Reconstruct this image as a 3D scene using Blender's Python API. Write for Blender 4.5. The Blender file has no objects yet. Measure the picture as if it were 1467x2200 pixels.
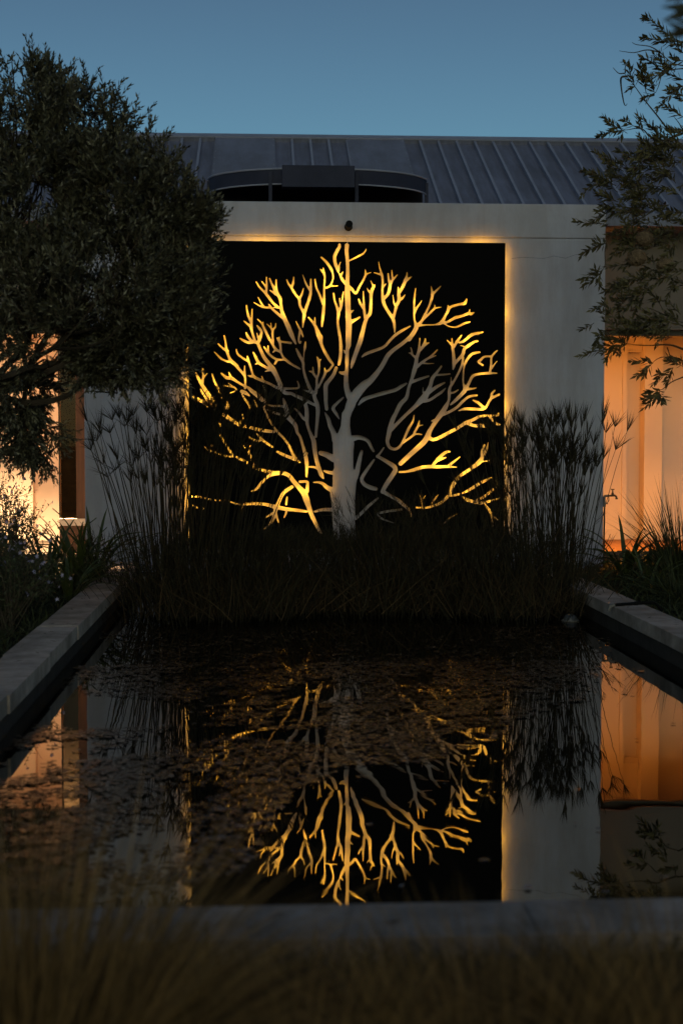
import bpy, bmesh, math
import numpy as np
from mathutils import Vector, Matrix, geometry

S = bpy.context.scene
C = S.collection
R = math.radians
rng = np.random.default_rng(11)

# ------------------------------------------------------------------ camera
# facade = plane y 0, water = z 0, metres; photograph 1467 x 2200
F_PX, CX, CY = 3055.0, 733.5, 1100.0
CAM = Vector((0.0, -13.3, 1.24))
YAW, PITCH = R(3.15), R(2.81)
cam_data = bpy.data.cameras.new('camera')
cam = bpy.data.objects.new('camera', cam_data)
C.objects.link(cam)
cam.location = CAM
cam.rotation_euler = (R(90) - PITCH, 0, -YAW)
cam_data.sensor_fit = 'VERTICAL'
cam_data.sensor_height = 36.0
cam_data.lens = 50.0
cam_data.clip_start = 0.05
cam_data.clip_end = 3000
cam_data.dof.use_dof = True
cam_data.dof.focus_distance = 12.6
cam_data.dof.aperture_fstop = 2.8
S.camera = cam
_fw = Vector((math.sin(YAW) * math.cos(PITCH), math.cos(YAW) * math.cos(PITCH), -math.sin(PITCH)))
_rt = Vector((math.cos(YAW), -math.sin(YAW), 0))
_up = _rt.cross(_fw)

def ray(px, py):
    return _fw + _rt * ((px - CX) / F_PX) - _up * ((py - CY) / F_PX)
def at(px, py, Y):                      # point of the plane y = Y
    d = ray(px, py); t = (Y - CAM.y) / d.y
    return CAM + d * t
def atz(px, py, z):                     # point of the level z
    d = ray(px, py); t = (z - CAM.z) / d.z
    return CAM + d * t

# ------------------------------------------------------------------ dusk sky
w = bpy.data.worlds.new('World'); S.world = w; w.use_nodes = True
nt = w.node_tree; nt.nodes.clear()
out = nt.nodes.new('ShaderNodeOutputWorld'); bg = nt.nodes.new('ShaderNodeBackground')
sky = nt.nodes.new('ShaderNodeTexSky'); sky.sky_type = 'NISHITA'; sky.sun_disc = False
SUN_EL, SUN_ROT = R(13), R(180)
sky.sun_elevation = SUN_EL; sky.sun_rotation = SUN_ROT
sky.altitude = 0; sky.air_density = 0.9; sky.dust_density = 2.0; sky.ozone_density = 2.7
tint = nt.nodes.new('ShaderNodeMixRGB'); tint.blend_type = 'MULTIPLY'; tint.inputs[0].default_value = 1.0
tint.inputs[2].default_value = (0.84, 1.03, 0.98, 1)
bg.inputs['Strength'].default_value = 0.074
wtc = nt.nodes.new('ShaderNodeTexCoord'); wse = nt.nodes.new('ShaderNodeSeparateXYZ'); wrp = nt.nodes.new('ShaderNodeValToRGB')
wrp.color_ramp.elements[0].position = 0.19; wrp.color_ramp.elements[0].color = (1.0, 1.04, 1.02, 1)      # dusk: darker and greyer overhead
wrp.color_ramp.elements[1].position = 0.34; wrp.color_ramp.elements[1].color = (0.84, 0.72, 0.73, 1)
wmx = nt.nodes.new('ShaderNodeMixRGB'); wmx.blend_type = 'MULTIPLY'; wmx.inputs[0].default_value = 1.0
nt.links.new(wtc.outputs['Generated'], wse.inputs[0]); nt.links.new(wse.outputs['Z'], wrp.inputs[0])
nt.links.new(sky.outputs[0], tint.inputs[1]); nt.links.new(tint.outputs[0], wmx.inputs[1]); nt.links.new(wrp.outputs[0], wmx.inputs[2])
nt.links.new(wmx.outputs[0], bg.inputs[0]); nt.links.new(bg.outputs[0], out.inputs[0])

sun_data = bpy.data.lights.new('sun', 'SUN'); sun_data.energy = 0.02; sun_data.angle = R(20); sun_data.color = (1.0, 0.86, 0.75)
sun = bpy.data.objects.new('sun', sun_data); C.objects.link(sun)
sun.rotation_euler = (R(90) - SUN_EL, 0, 0)

S.view_settings.view_transform = 'Standard'; S.view_settings.look = 'None'
S.view_settings.gamma = 1.0; S.view_settings.exposure = 0.0
S.view_settings.use_curve_mapping = False
S.render.engine = 'CYCLES'
S.cycles.use_denoising = True
S.cycles.max_bounces = 6; S.cycles.diffuse_bounces = 3; S.cycles.glossy_bounces = 4
S.cycles.transparent_max_bounces = 8; S.cycles.sample_clamp_indirect = 6.0
S.cycles.caustics_reflective = False; S.cycles.caustics_refractive = False

# ------------------------------------------------------------------ materials
MATS = {}
def mat(name, col, rough=0.7, spec=0.3, metal=0.0, var=0.0, vscale=6.0, bump=0.0, bscale=40.0, rand=0.0, emit=None, estr=0.0,
        col2=None, transl=0.0, stain=0.0, sscale=1.0, sstretch=(1, 1, 1), stretch=(1, 1, 1), coord='Object'):
    m = bpy.data.materials.new(name); m.use_nodes = True
    n = m.node_tree.nodes; l = m.node_tree.links
    b = n['Principled BSDF']
    b.inputs['Base Color'].default_value = (*col, 1); b.inputs['Roughness'].default_value = rough
    b.inputs['Specular IOR Level'].default_value = spec; b.inputs['Metallic'].default_value = metal
    tc = n.new('ShaderNodeTexCoord'); mp = n.new('ShaderNodeMapping'); mp.inputs['Scale'].default_value = stretch
    l.new(tc.outputs[coord], mp.inputs['Vector'])
    if var or col2:
        nz = n.new('ShaderNodeTexNoise'); nz.inputs['Scale'].default_value = vscale; nz.inputs['Detail'].default_value = 6
        nz.inputs['Roughness'].default_value = 0.65
        l.new(mp.outputs[0], nz.inputs['Vector'])
        rmp = n.new('ShaderNodeValToRGB')
        c2 = col2 or tuple(max(0, c * (1 - var)) for c in col)
        rmp.color_ramp.elements[0].position = 0.3; rmp.color_ramp.elements[1].position = 0.7
        rmp.color_ramp.elements[0].color = (*c2, 1); rmp.color_ramp.elements[1].color = (*col, 1)
        l.new(nz.outputs[0], rmp.inputs[0])
        l.new(rmp.outputs[0], b.inputs['Base Color'])
        if not metal:
            rr = n.new('ShaderNodeMapRange'); rr.inputs[3].default_value = min(1, rough * 1.15); rr.inputs[4].default_value = rough * 0.85
            l.new(nz.outputs[0], rr.inputs[0]); l.new(rr.outputs[0], b.inputs['Roughness'])
    if stain:                               # weather stains, broad and streaky
        ms = n.new('ShaderNodeMapping'); ms.inputs['Scale'].default_value = sstretch; l.new(tc.outputs[coord], ms.inputs['Vector'])
        ns = n.new('ShaderNodeTexNoise'); ns.inputs['Scale'].default_value = sscale; ns.inputs['Detail'].default_value = 8; ns.inputs['Roughness'].default_value = 0.7
        l.new(ms.outputs[0], ns.inputs['Vector'])
        rs = n.new('ShaderNodeValToRGB'); rs.color_ramp.elements[0].position = 0.42; rs.color_ramp.elements[1].position = 0.62
        k_ = 1 - stain; rs.color_ramp.elements[0].color = (k_, k_ * .97, k_ * .92, 1); rs.color_ramp.elements[1].color = (1, 1, 1, 1)
        l.new(ns.outputs[0], rs.inputs[0])
        mm = n.new('ShaderNodeMixRGB'); mm.blend_type = 'MULTIPLY'; mm.inputs[0].default_value = 1.0
        l.new(b.inputs['Base Color'].links[0].from_socket, mm.inputs[1]); l.new(rs.outputs[0], mm.inputs[2]); l.new(mm.outputs[0], b.inputs['Base Color'])
    if rand:
        # every loose leaf / blade a little different
        gi = n.new('ShaderNodeNewGeometry'); hs = n.new('ShaderNodeHueSaturation')
        mr = n.new('ShaderNodeMapRange'); mr.inputs[3].default_value = 1 - rand; mr.inputs[4].default_value = 1 + rand
        l.new(gi.outputs['Random Per Island'], mr.inputs[0]); l.new(mr.outputs[0], hs.inputs['Value'])
        if b.inputs['Base Color'].links:
            l.new(b.inputs['Base Color'].links[0].from_socket, hs.inputs['Color'])
        else:
            hs.inputs['Color'].default_value = (*col, 1)
        l.new(hs.outputs[0], b.inputs['Base Color'])
    if bump:
        nb = n.new('ShaderNodeTexNoise'); nb.inputs['Scale'].default_value = bscale; nb.inputs['Detail'].default_value = 5
        l.new(mp.outputs[0], nb.inputs['Vector'])
        bp = n.new('ShaderNodeBump'); bp.inputs['Strength'].default_value = 0.6; bp.inputs['Distance'].default_value = bump
        l.new(nb.outputs[0], bp.inputs['Height']); l.new(bp.outputs[0], b.inputs['Normal'])
    if emit:
        b.inputs['Emission Color'].default_value = (*emit, 1); b.inputs['Emission Strength'].default_value = estr
    if transl:
        tr = n.new('ShaderNodeBsdfTranslucent'); mx = n.new('ShaderNodeMixShader'); mx.inputs[0].default_value = transl
        if b.inputs['Base Color'].links: l.new(b.inputs['Base Color'].links[0].from_socket, tr.inputs[0])
        else: tr.inputs[0].default_value = (*col, 1)
        l.new(b.outputs[0], mx.inputs[1]); l.new(tr.outputs[0], mx.inputs[2])
        l.new(mx.outputs[0], n['Material Output'].inputs[0])
    MATS[name] = m
    return m

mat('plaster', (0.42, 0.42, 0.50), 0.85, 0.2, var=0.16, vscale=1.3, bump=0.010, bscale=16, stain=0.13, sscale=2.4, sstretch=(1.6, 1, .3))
mat('plaster_shaded', (0.155, 0.132, 0.118), 0.85, 0.2, var=0.14, vscale=1.5, bump=0.004, bscale=24)  # wall plaster again, shade of the recess and eave put into its colour
mat('plaster_room', (0.70, 0.60, 0.49), 0.8, 0.2, var=0.06, vscale=2.0, bump=0.002, bscale=30)
mat('black_steel', (0.0035, 0.003, 0.003), 0.75, 0.06, var=0.5, vscale=120)
mat('steel_back', (0.45, 0.42, 0.37), 0.7, 0.2)
mat('roof_metal', (0.18, 0.195, 0.285), 0.55, 0.35, var=0.22, vscale=1.2, bump=0.006, bscale=5, stain=0.25, sscale=3, sstretch=(3, .4, .4))
mat('roof_seam', (0.27, 0.285, 0.38), 0.45, 0.4, var=0.2, vscale=3)
mat('roof_clad', (0.20, 0.215, 0.30), 0.55, 0.35, var=0.2, vscale=1.6, bump=0.006, bscale=4, stain=0.2, sscale=2, sstretch=(2, .5, .5))
mat('canopy_metal', (0.030, 0.034, 0.062), 0.6, 0.12, var=0.25, vscale=4)
mat('canopy_dark', (0.03, 0.03, 0.035), 0.8, 0.2)
mat('door_dark', (0.03, 0.022, 0.016), 0.5, 0.3, var=0.3, vscale=8)
mat('timber', (0.13, 0.055, 0.025), 0.5, 0.35, var=0.45, vscale=5, stretch=(6, 6, 0.6))
mat('concrete', (0.62, 0.50, 0.42), 0.85, 0.25, var=0.4, vscale=7, bump=0.008, bscale=32, stain=0.4, sscale=2.6)
mat('concrete_wet', (0.075, 0.06, 0.048), 0.6, 0.3, var=0.5, vscale=5, bump=0.006, bscale=25)
mat('soil', (0.020, 0.016, 0.012), 0.95, 0.1, var=0.5, vscale=9, bump=0.02, bscale=20)
mat('pond_floor', (0.01, 0.009, 0.007), 0.9, 0.1)
mat('led', (0.9, 0.8, 0.6), 0.5, emit=(1.0, 0.45, 0.028), estr=1.0)
mat('brass', (0.10, 0.075, 0.05), 0.5, 0.4, metal=0.4, var=0.4, vscale=30)
mat('pipe_grey', (0.16, 0.15, 0.14), 0.6, 0.3, var=0.3, vscale=30)
mat('black_plastic', (0.004, 0.004, 0.004), 0.7, 0.1)
mat('pale_plastic', (0.07, 0.075, 0.08), 0.35, 0.5, var=0.3, vscale=30)
mat('wire', (0.6, 0.58, 0.55), 0.5, 0.3)
mat('bark', (0.055, 0.042, 0.032), 0.9, 0.15, var=0.45, vscale=14, stretch=(1, 1, 0.3))
mat('twig', (0.07, 0.055, 0.04), 0.85, 0.15)
mat('leaf_olive', (0.078, 0.074, 0.045), 0.4, 0.5, rand=0.85, transl=0.2)
mat('leaf_willow', (0.092, 0.080, 0.033), 0.5, 0.3, rand=0.45, transl=0.25)
mat('leaf_near', (0.03, 0.032, 0.016), 0.5, 0.3, rand=0.3, transl=0.2)
mat('nest_straw', (0.24, 0.17, 0.11), 0.9, 0.1, var=0.4, vscale=60, rand=0.4)
mat('reed_stem', (0.024, 0.019, 0.008), 0.65, 0.2, rand=0.6)
mat('reed_head', (0.026, 0.021, 0.010), 0.7, 0.2, rand=0.5, transl=0.15)
mat('reed_dry', (0.070, 0.045, 0.022), 0.8, 0.15, rand=0.5)
mat('strap_leaf', (0.065, 0.085, 0.024), 0.38, 0.45, rand=0.4, transl=0.2)
mat('grass_dark', (0.035, 0.042, 0.017), 0.6, 0.25, rand=0.5, transl=0.2)
mat('grass_straw', (0.20, 0.120, 0.045), 0.65, 0.2, rand=0.85, transl=0.2)
mat('shrub_leaf', (0.05, 0.06, 0.028), 0.55, 0.3, rand=0.4, transl=0.2)
mat('flower', (0.34, 0.32, 0.48), 0.6, 0.2, rand=0.3, transl=0.2)
mat('weed', (0.120, 0.066, 0.033), 0.2, 1.0, rand=0.7)

# clear dark pond water, still, a breath of ripple
m = bpy.data.materials.new('water'); m.use_nodes = True; n = m.node_tree.nodes; l = m.node_tree.links
n.remove(n['Principled BSDF'])
gl = n.new('ShaderNodeBsdfGlossy'); gl.inputs['Roughness'].default_value = 0.012; gl.inputs['Color'].default_value = (0.92, 0.9, 0.87, 1)
df = n.new('ShaderNodeBsdfDiffuse'); df.inputs['Color'].default_value = (0.004, 0.004, 0.003, 1)
fr = n.new('ShaderNodeFresnel'); fr.inputs['IOR'].default_value = 6.5
mx = n.new('ShaderNodeMixShader')
tc = n.new('ShaderNodeTexCoord'); nz = n.new('ShaderNodeTexNoise'); nz.inputs['Scale'].default_value = 3.0; nz.inputs['Detail'].default_value = 2
bp = n.new('ShaderNodeBump'); bp.inputs['Strength'].default_value = 0.05; bp.inputs['Distance'].default_value = 0.01
l.new(tc.outputs['Object'], nz.inputs['Vector']); l.new(nz.outputs[0], bp.inputs['Height'])
l.new(bp.outputs[0], gl.inputs['Normal'])
l.new(fr.outputs[0], mx.inputs[0]); l.new(df.outputs[0], mx.inputs[1]); l.new(gl.outputs[0], mx.inputs[2])
l.new(mx.outputs[0], n['Material Output'].inputs[0]); MATS['water'] = m

# dark tinted glass
m = bpy.data.materials.new('glass_dark'); m.use_nodes = True; n = m.node_tree.nodes; l = m.node_tree.links
n.remove(n['Principled BSDF'])
gl = n.new('ShaderNodeBsdfGlossy'); gl.inputs['Roughness'].default_value = 0.01
tr = n.new('ShaderNodeBsdfTransparent'); tr.inputs['Color'].default_value = (0.70, 0.66, 0.58, 1)
fr = n.new('ShaderNodeFresnel'); fr.inputs['IOR'].default_value = 1.16
mx = n.new('ShaderNodeMixShader')
l.new(fr.outputs[0], mx.inputs[0]); l.new(tr.outputs[0], mx.inputs[1]); l.new(gl.outputs[0], mx.inputs[2])
l.new(mx.outputs[0], n['Material Output'].inputs[0]); MATS['glass_dark'] = m

# ------------------------------------------------------------------ helpers
def tag(o, label=None, cat=None, group=None, kind=None):
    if label: o['label'] = label
    if cat: o['category'] = cat
    if group: o['group'] = group
    if kind: o['kind'] = kind
    return o

def root(name, loc, label, cat, group=None):
    o = bpy.data.objects.new(name, None); C.objects.link(o); o.location = loc
    o.empty_display_size = 0.1
    return tag(o, label, cat, group)

def link(name, me, material, parent=None, smooth=False):
    o = bpy.data.objects.new(name, me); C.objects.link(o)
    if material: me.materials.append(MATS[material])
    if smooth: me.polygons.foreach_set('use_smooth', [True] * len(me.polygons))
    if parent is not None:
        o.parent = parent
        off = Vector(parent.location)
        if parent.parent is not None: off = off + Vector(parent.parent.location)
        me.transform(Matrix.Translation(-off))
    return o

def np_mesh(name, V, Fc):
    V = np.asarray(V, dtype=np.float32).reshape(-1, 3); Fc = np.asarray(Fc, dtype=np.int32)
    me = bpy.data.meshes.new(name)
    k = Fc.shape[1]; nf = len(Fc)
    me.vertices.add(len(V)); me.vertices.foreach_set('co', V.ravel())
    me.loops.add(nf * k); me.loops.foreach_set('vertex_index', Fc.ravel())
    me.polygons.add(nf); me.polygons.foreach_set('loop_start', np.arange(nf, dtype=np.int32) * k)
    me.update(calc_edges=True)
    return me

class MB:
    def __init__(s): s.v = []; s.f = []
    def add(s, vs, fs):
        b = len(s.v); s.v += [tuple(v) for v in vs]; s.f += [tuple(i + b for i in f) for f in fs]; return s
    def box(s, x0, x1, y0, y1, z0, z1):
        return s.add([(x0, y0, z0), (x1, y0, z0), (x1, y1, z0), (x0, y1, z0), (x0, y0, z1), (x1, y0, z1), (x1, y1, z1), (x0, y1, z1)],
                     [(0, 3, 2, 1), (4, 5, 6, 7), (0, 1, 5, 4), (1, 2, 6, 5), (2, 3, 7, 6), (3, 0, 4, 7)])
    def tube(s, pts, radii, n=8, cap=True):
        pts = [Vector(p) for p in pts]
        if not hasattr(radii, '__len__'): radii = [radii] * len(pts)
        b = len(s.v); prev = None
        for i, p in enumerate(pts):
            d = (pts[min(i + 1, len(pts) - 1)] - pts[max(i - 1, 0)])
            d = d.normalized() if d.length > 1e-9 else Vector((0, 0, 1))
            if prev is None:
                a = Vector((0, 0, 1)) if abs(d.z) < 0.9 else Vector((1, 0, 0))
                u = d.cross(a).normalized()
            else:
                u = (prev - d * prev.dot(d)).normalized()
            prev = u; v = d.cross(u)
            for k in range(n):
                t = 2 * math.pi * k / n
                s.v.append(tuple(p + (u * math.cos(t) + v * math.sin(t)) * radii[i]))
        for i in range(len(pts) - 1):
            for k in range(n):
                a = b + i * n + k; c = b + i * n + (k + 1) % n
                s.f.append((a, c, c + n, a + n))
        if cap:
            s.f.append(tuple(b + k for k in reversed(range(n))))
            s.f.append(tuple(b + (len(pts) - 1) * n + k for k in range(n)))
        return s
    def build(s, name, material, parent=None, smooth=False, bevel=0.0):
        me = bpy.data.meshes.new(name); me.from_pydata(s.v, [], s.f); me.update()
        if bevel:
            bm = bmesh.new(); bm.from_mesh(me)
            bmesh.ops.bevel(bm, geom=[e for e in bm.edges if e.calc_face_angle(0) > 0.6], offset=bevel, segments=2, affect='EDGES', profile=0.6)
            bm.to_mesh(me); bm.free()
        return link(name, me, material, parent, smooth)

def unit(a):
    return a / np.maximum(np.linalg.norm(a, axis=-1, keepdims=True), 1e-9)

def leaf_geo(P, D, Nn, L, W):
    """pointed leaves with a folded midrib: 5 verts, 4 triangles each"""
    P, D, Nn = map(np.asarray, (P, D, Nn)); L = np.asarray(L)[:, None]; W = np.asarray(W)[:, None]
    D = unit(D); Sd = unit(np.cross(D, Nn)); Nn = np.cross(Sd, D)
    mid = P + D * L * 0.45 - Nn * W * 0.18
    V = np.stack([P, P + D * L * 0.42 + Sd * W * 0.5, P + D * L - Nn * L * 0.06, P + D * L * 0.42 - Sd * W * 0.5, mid], 1)
    i = np.arange(len(P))[:, None, None] * 5
    Fc = np.array([[0, 1, 4], [1, 2, 4], [2, 3, 4], [3, 0, 4]])[None] + i
    return V.reshape(-1, 3), Fc.reshape(-1, 3)

def blade_geo(B, D0, L, W, bend, nseg=5, taper=0.15, side=None, flatbase=1.0):
    """ribbons: start B, direction D0, sag 'bend' (vector added as t^2)"""
    N = len(B); t = np.linspace(0, 1, nseg + 1)[None, :, None]
    L_ = np.asarray(L)[:, None, None]
    cur = B[:, None, :] + L_ * (D0[:, None, :] * t + bend[:, None, :] * t ** 2)
    if side is None:
        side = unit(np.cross(D0, rng.normal(size=(N, 3))))
    prof = np.minimum(1, flatbase * 0.55 + t * 2.2) * (1 - t) ** 0.55 + taper * t * (1 - t)
    prof = np.maximum(prof, 0.02)
    hw = 0.5 * np.asarray(W)[:, None, None] * prof
    V = np.stack([cur - side[:, None, :] * hw, cur + side[:, None, :] * hw], 2)   # N, nseg+1, 2, 3
    k = np.arange(nseg)
    q = np.stack([k * 2, k * 2 + 1, k * 2 + 3, k * 2 + 2], 1)[None] + (np.arange(N) * (nseg + 1) * 2)[:, None, None]
    return V.reshape(-1, 3), q.reshape(-1, 4)

def stem_geo(B, D0, L, r, bend, nseg=5, tip=0.5, sides=3):
    N = len(B); t = np.linspace(0, 1, nseg + 1)[None, :, None]
    L_ = np.asarray(L)[:, None, None]
    cur = B[:, None, :] + L_ * (D0[:, None, :] * t + bend[:, None, :] * t ** 2)
    u = unit(np.cross(D0, np.array([0.3, 0.9, 0.1]))); v = unit(np.cross(D0, u))
    rr = np.asarray(r)[:, None, None] * (1 - (1 - tip) * t)
    rings = []
    for k in range(sides):
        a = 2 * math.pi * k / sides
        rings.append(cur + (u * math.cos(a) + v * math.sin(a))[:, None, :] * rr)
    V = np.stack(rings, 2)
    i = np.arange(nseg)[:, None]; k = np.arange(sides)[None]
    q = np.stack([i * sides + k, i * sides + (k + 1) % sides, (i + 1) * sides + (k + 1) % sides, (i + 1) * sides + k], -1).reshape(-1, 4)
    q = q[None] + (np.arange(N) * (nseg + 1) * sides)[:, None, None]
    return V.reshape(-1, 3), q.reshape(-1, 4), cur

class GEO:                                # several numpy chunks of one face size
    def __init__(s): s.V = []; s.F = []; s.n = 0
    def add(s, V, Fc): s.V.append(V); s.F.append(np.asarray(Fc) + s.n); s.n += len(V)
    def build(s, name, material, parent=None, kind=None, smooth=False):
        me = np_mesh(name, np.concatenate(s.V), np.concatenate(s.F))
        o = link(name, me, material, parent, smooth)
        if kind: o['kind'] = kind
        return o

# ================================================================== SETTING
WZ = -0.043                                # water level
KZ = 0.14                                  # kerb top
# pond inner edges measured on the kerb top
Lp = atz(0, 1515, KZ); Lq = atz(240, 1272, KZ)
Rp = atz(1467, 1380, KZ); Rq = atz(1328, 1302, KZ)
XL = (Lp.x + Lq.x) / 2; XR = (Rp.x + Rq.x) / 2
YF = atz(733, 1940, KZ).y                  # far edge of the front kerb
KW = 0.235
YB = -0.12                                 # pond runs up to just before the feature wall

def ground_sheet():
    o = 400.0; xs = [-o, XL - 0.03, XR + 0.03, o]; ys = [-o, YF - 0.03, YB, o]
    v = []; f = []
    for j in range(4):
        for i in range(4): v.append((xs[i], ys[j], 0.03))
    for j in range(3):
        for i in range(3):
            if (i, j) != (1, 1): f.append((j * 4 + i, j * 4 + i + 1, (j + 1) * 4 + i + 1, (j + 1) * 4 + i))
    MBg = MB().add(v, f)
    tag(MBg.build('ground', 'soil'), 'dark garden soil all around the pond', 'ground', kind='structure')
ground_sheet()
tag(MB().add([(XL - .02, YF - .02, WZ), (XR + .02, YF - .02, WZ), (XR + .02, YB, WZ), (XL - .02, YB, WZ)], [(0, 1, 2, 3)]).build('pond_water', 'water'),
    'still dark pond water mirroring the house', 'water', kind='structure')
tag(MB().add([(XL - .02, YF - .02, -0.5), (XR + .02, YF - .02, -0.5), (XR + .02, YB, -0.5), (XL - .02, YB, -0.5)], [(0, 1, 2, 3)]).build('pond_bed', 'pond_floor'),
    'dark bed of the pond', 'pond bed', kind='structure')

def kerb(name, label, x0, x1, y0, y1, along, joints, zoff=0.0):
    """pond wall with separate coping slabs on top; along 'x' or 'y'"""
    cx, cy = (x0 + x1) / 2, (y0 + y1) / 2
    r = root(name, (cx, cy, 0), label, 'kerb', 'kerbs round the pond')
    inn = 0.025
    MB().box(x0 + inn, x1 - inn, y0 + inn, y1 - inn, -0.5, KZ - 0.088).build('pond_wall', 'concrete_wet', r)
    for a, b in zip(joints[:-1], joints[1:]):
        g = 0.0015; dz = rng.uniform(-0.0012, 0.0012); dx = rng.uniform(-0.006, 0.006)
        if along == 'y': bx = (x0 + dx, x1 + dx, a + g, b - g, KZ - 0.085, KZ + dz)
        else: bx = (a + g, b - g, y0 + dx, y1 + dx, KZ - 0.085, KZ + dz)
        MB().box(*bx).build('slab', 'concrete', r, bevel=0.0035)
    return r
yj = [YF]
for py in (1492, 1406, 1345):
    yj.append(atz(100, py, KZ).y)
yj = [YF - KW, YF + 0.9] + [y for y in yj[1:] if y > YF + 1.2]
while yj[-1] < YB - 1.3: yj.append(yj[-1] + 1.13)
yj.append(YB)
kerb('pond_kerb', 'pale concrete kerb beside the purple-flowered planting', XL - KW, XL, YF - KW, YB, 'y', yj)
yj2 = [YF - KW, YF + 1.1, YF + 2.3, YF + 3.4, YF + 4.5, atz(1360, 1298, KZ).y, YB - 2.0, YB - 1.0, YB]
kerb('pond_kerb', 'pale concrete kerb crossed by the short black pipe', XR, XR + KW, YF - KW, YB, 'y', yj2)
kerb('pond_kerb', 'pale concrete kerb behind the blurred front grasses', XL + 0.004, XR - 0.004, YF - KW, YF, 'x',
     list(np.linspace(XL + 0.004, XR - 0.004, 5)))

# ------------------------------------------------------------------ house
xwl, xwr = at(182, 900, 0).x, at(1299, 600, 0).x
ztop = at(900, 436, 0).z; zgr = at(1100, 512, 0).z
house = root('house', ((xwl + xwr) / 2, 2.0, 0), 'pale plastered house with dark metal roof behind the pond', 'house')
bm_ = MB(); nx = 60
MB().box(xwl, xwr, 0.0, 0.32, -0.5, zgr).build('feature_wall', 'plaster', house)
MB().box(xwl - 0.0, xwr, -0.009, 0.32, zgr + 0.003, ztop).build('parapet', 'plaster', house, bevel=0.012)
# recessed facade either side
RY = 0.62
zh = at(1380, 703, RY).z                    # underside of the upper wall
XRR, XLL = 9.0, -7.5
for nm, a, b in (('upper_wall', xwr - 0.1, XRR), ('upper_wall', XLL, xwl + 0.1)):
    MB().box(a, b, RY, RY + 0.28, zh, ztop - 0.18).build(nm, 'plaster_shaded', house)
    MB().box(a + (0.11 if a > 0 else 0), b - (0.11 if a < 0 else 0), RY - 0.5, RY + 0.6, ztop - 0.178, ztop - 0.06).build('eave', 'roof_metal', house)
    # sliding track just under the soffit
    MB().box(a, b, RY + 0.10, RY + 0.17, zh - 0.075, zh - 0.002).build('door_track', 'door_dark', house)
    MB().box(a, b, RY + 0.0, RY + 0.03, zh - 0.022, zh - 0.002).build('drip_edge', 'plaster_shaded', house)

# lit room on the right
FL = 0.16
ceil_z = zh + 0.86
room = MB()
def wbox(px0, px1, py_top, Y0, Y1, name='room_wall', m_='plaster_room', z0=FL, z1=None, zt=None):
    x0 = at(px0, 950, Y0).x; x1 = at(px1, 950, Y0).x
    return MB().box(x0, x1, Y0, Y1, z0, z1 if z1 is not None else ceil_z).build(name, m_, house)
MB().box(xwr - 0.9, XRR, RY - 0.05, 4.2, FL - 0.15, FL).build('room_floor', 'timber', house)
MB().box(xwr - 0.9, XRR, RY + 0.28, 4.2, ceil_z, ceil_z + 0.12).build('room_ceiling', 'plaster_room', house)
BW = 2.3
zl = at(1362, 756, BW).z
xa = at(1347, 950, BW).x; xb = at(1377, 950, BW).x
MB().box(xwr - 0.9, xa, BW, BW + 0.3, FL, ceil_z - .002).build('room_wall', 'plaster_room', house)
MB().box(xa + .001, xb + 0.3, BW + 0.01, BW + 0.088, zl, ceil_z - .004).build('door_lintel', 'plaster_room', house)
MB().box(xa - 0.1, xb + 0.4, BW + 0.09, BW + 0.30, FL, ceil_z - .006).build('room_wall', 'plaster_room', house)
xc = at(1421, 950, BW - 0.12).x
MB().box(xb, xc, BW - 0.12, BW + 0.28, FL, ceil_z - .003).build('pilaster', 'plaster_room', house)
MB().add([(xc, BW - 0.05, FL), (XRR, BW + 0.5, FL), (XRR, BW + 0.5, ceil_z - .001), (xc, BW - 0.05, ceil_z - .001)], [(0, 1, 2, 3)]).build('room_wall', 'plaster_room', house)
MB().box(xwr + .002, XRR, RY - 0.10, RY - 0.052, 0.0, FL + .004).build('threshold', 'concrete_wet', house)
MB().box(XLL, xwl - .002, RY - 0.10, RY - 0.052, 0.0, FL + .004).build('threshold', 'concrete_wet', house)
# architrave and skirting
am = MB(); aw = 0.045
am.box(xa - aw - 0.02, xa - 0.02, BW - 0.022, BW - 0.001, FL, zl + 0.02 + aw)
am.box(xa - 0.0195, xb - 0.01, BW - 0.022, BW - 0.001, zl + 0.02, zl + 0.02 + aw)
am.build('architrave', 'plaster_room', house)
MB().box(xwr - 0.9, xa - aw - 0.021, BW - 0.018, BW - 0.001, FL, FL + 0.12).build('skirting', 'plaster_room', house)
MB().box(xb - 0.015, xc + 0.012, BW - 0.138, BW - 0.121, FL, FL + 0.12).build('skirting', 'plaster_room', house)
MB().box(xwr - 0.95, xwr - 0.9, RY + 0.28, 4.2, FL, ceil_z).build('room_wall', 'plaster_room', house)
MB().box(XRR, XRR + .05, RY + 0.28, 4.2, FL, ceil_z).build('room_wall', 'plaster_room', house)

# lit room on the left
MB().box(XLL, xwl + 0.9, RY - 0.05, 9.4, FL - 0.15, FL).build('room_floor', 'door_dark', house)
MB().box(XLL, xwl + 0.9, RY + 0.28, 9.4, ceil_z, ceil_z + 0.12).build('room_ceiling', 'plaster_room', house)
MB().box(XLL, at(70, 950, 2.3).x, 2.3, 2.5, FL, ceil_z - .002).build('room_wall', 'plaster_room', house)
MB().box(at(70, 950, 2.3).x + .002, at(127, 950, 2.45).x, 2.45, 2.6, FL, ceil_z - .003).build('room_wall', 'plaster_room', house)
MB().box(xwl + 0.9, xwl + 0.95, RY + 0.28, 9.4, FL, ceil_z).build('room_wall', 'timber', house)
MB().box(XLL, xwl + 0.9, 9.2, 9.4, FL, ceil_z - .004).build('room_wall', 'soil', house)  # near-black colour stands in for the unlit far end of the room
MB().box(XLL - .05, XLL, RY + 0.28, 9.4, FL, ceil_z).build('room_wall', 'plaster_room', house)
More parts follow.
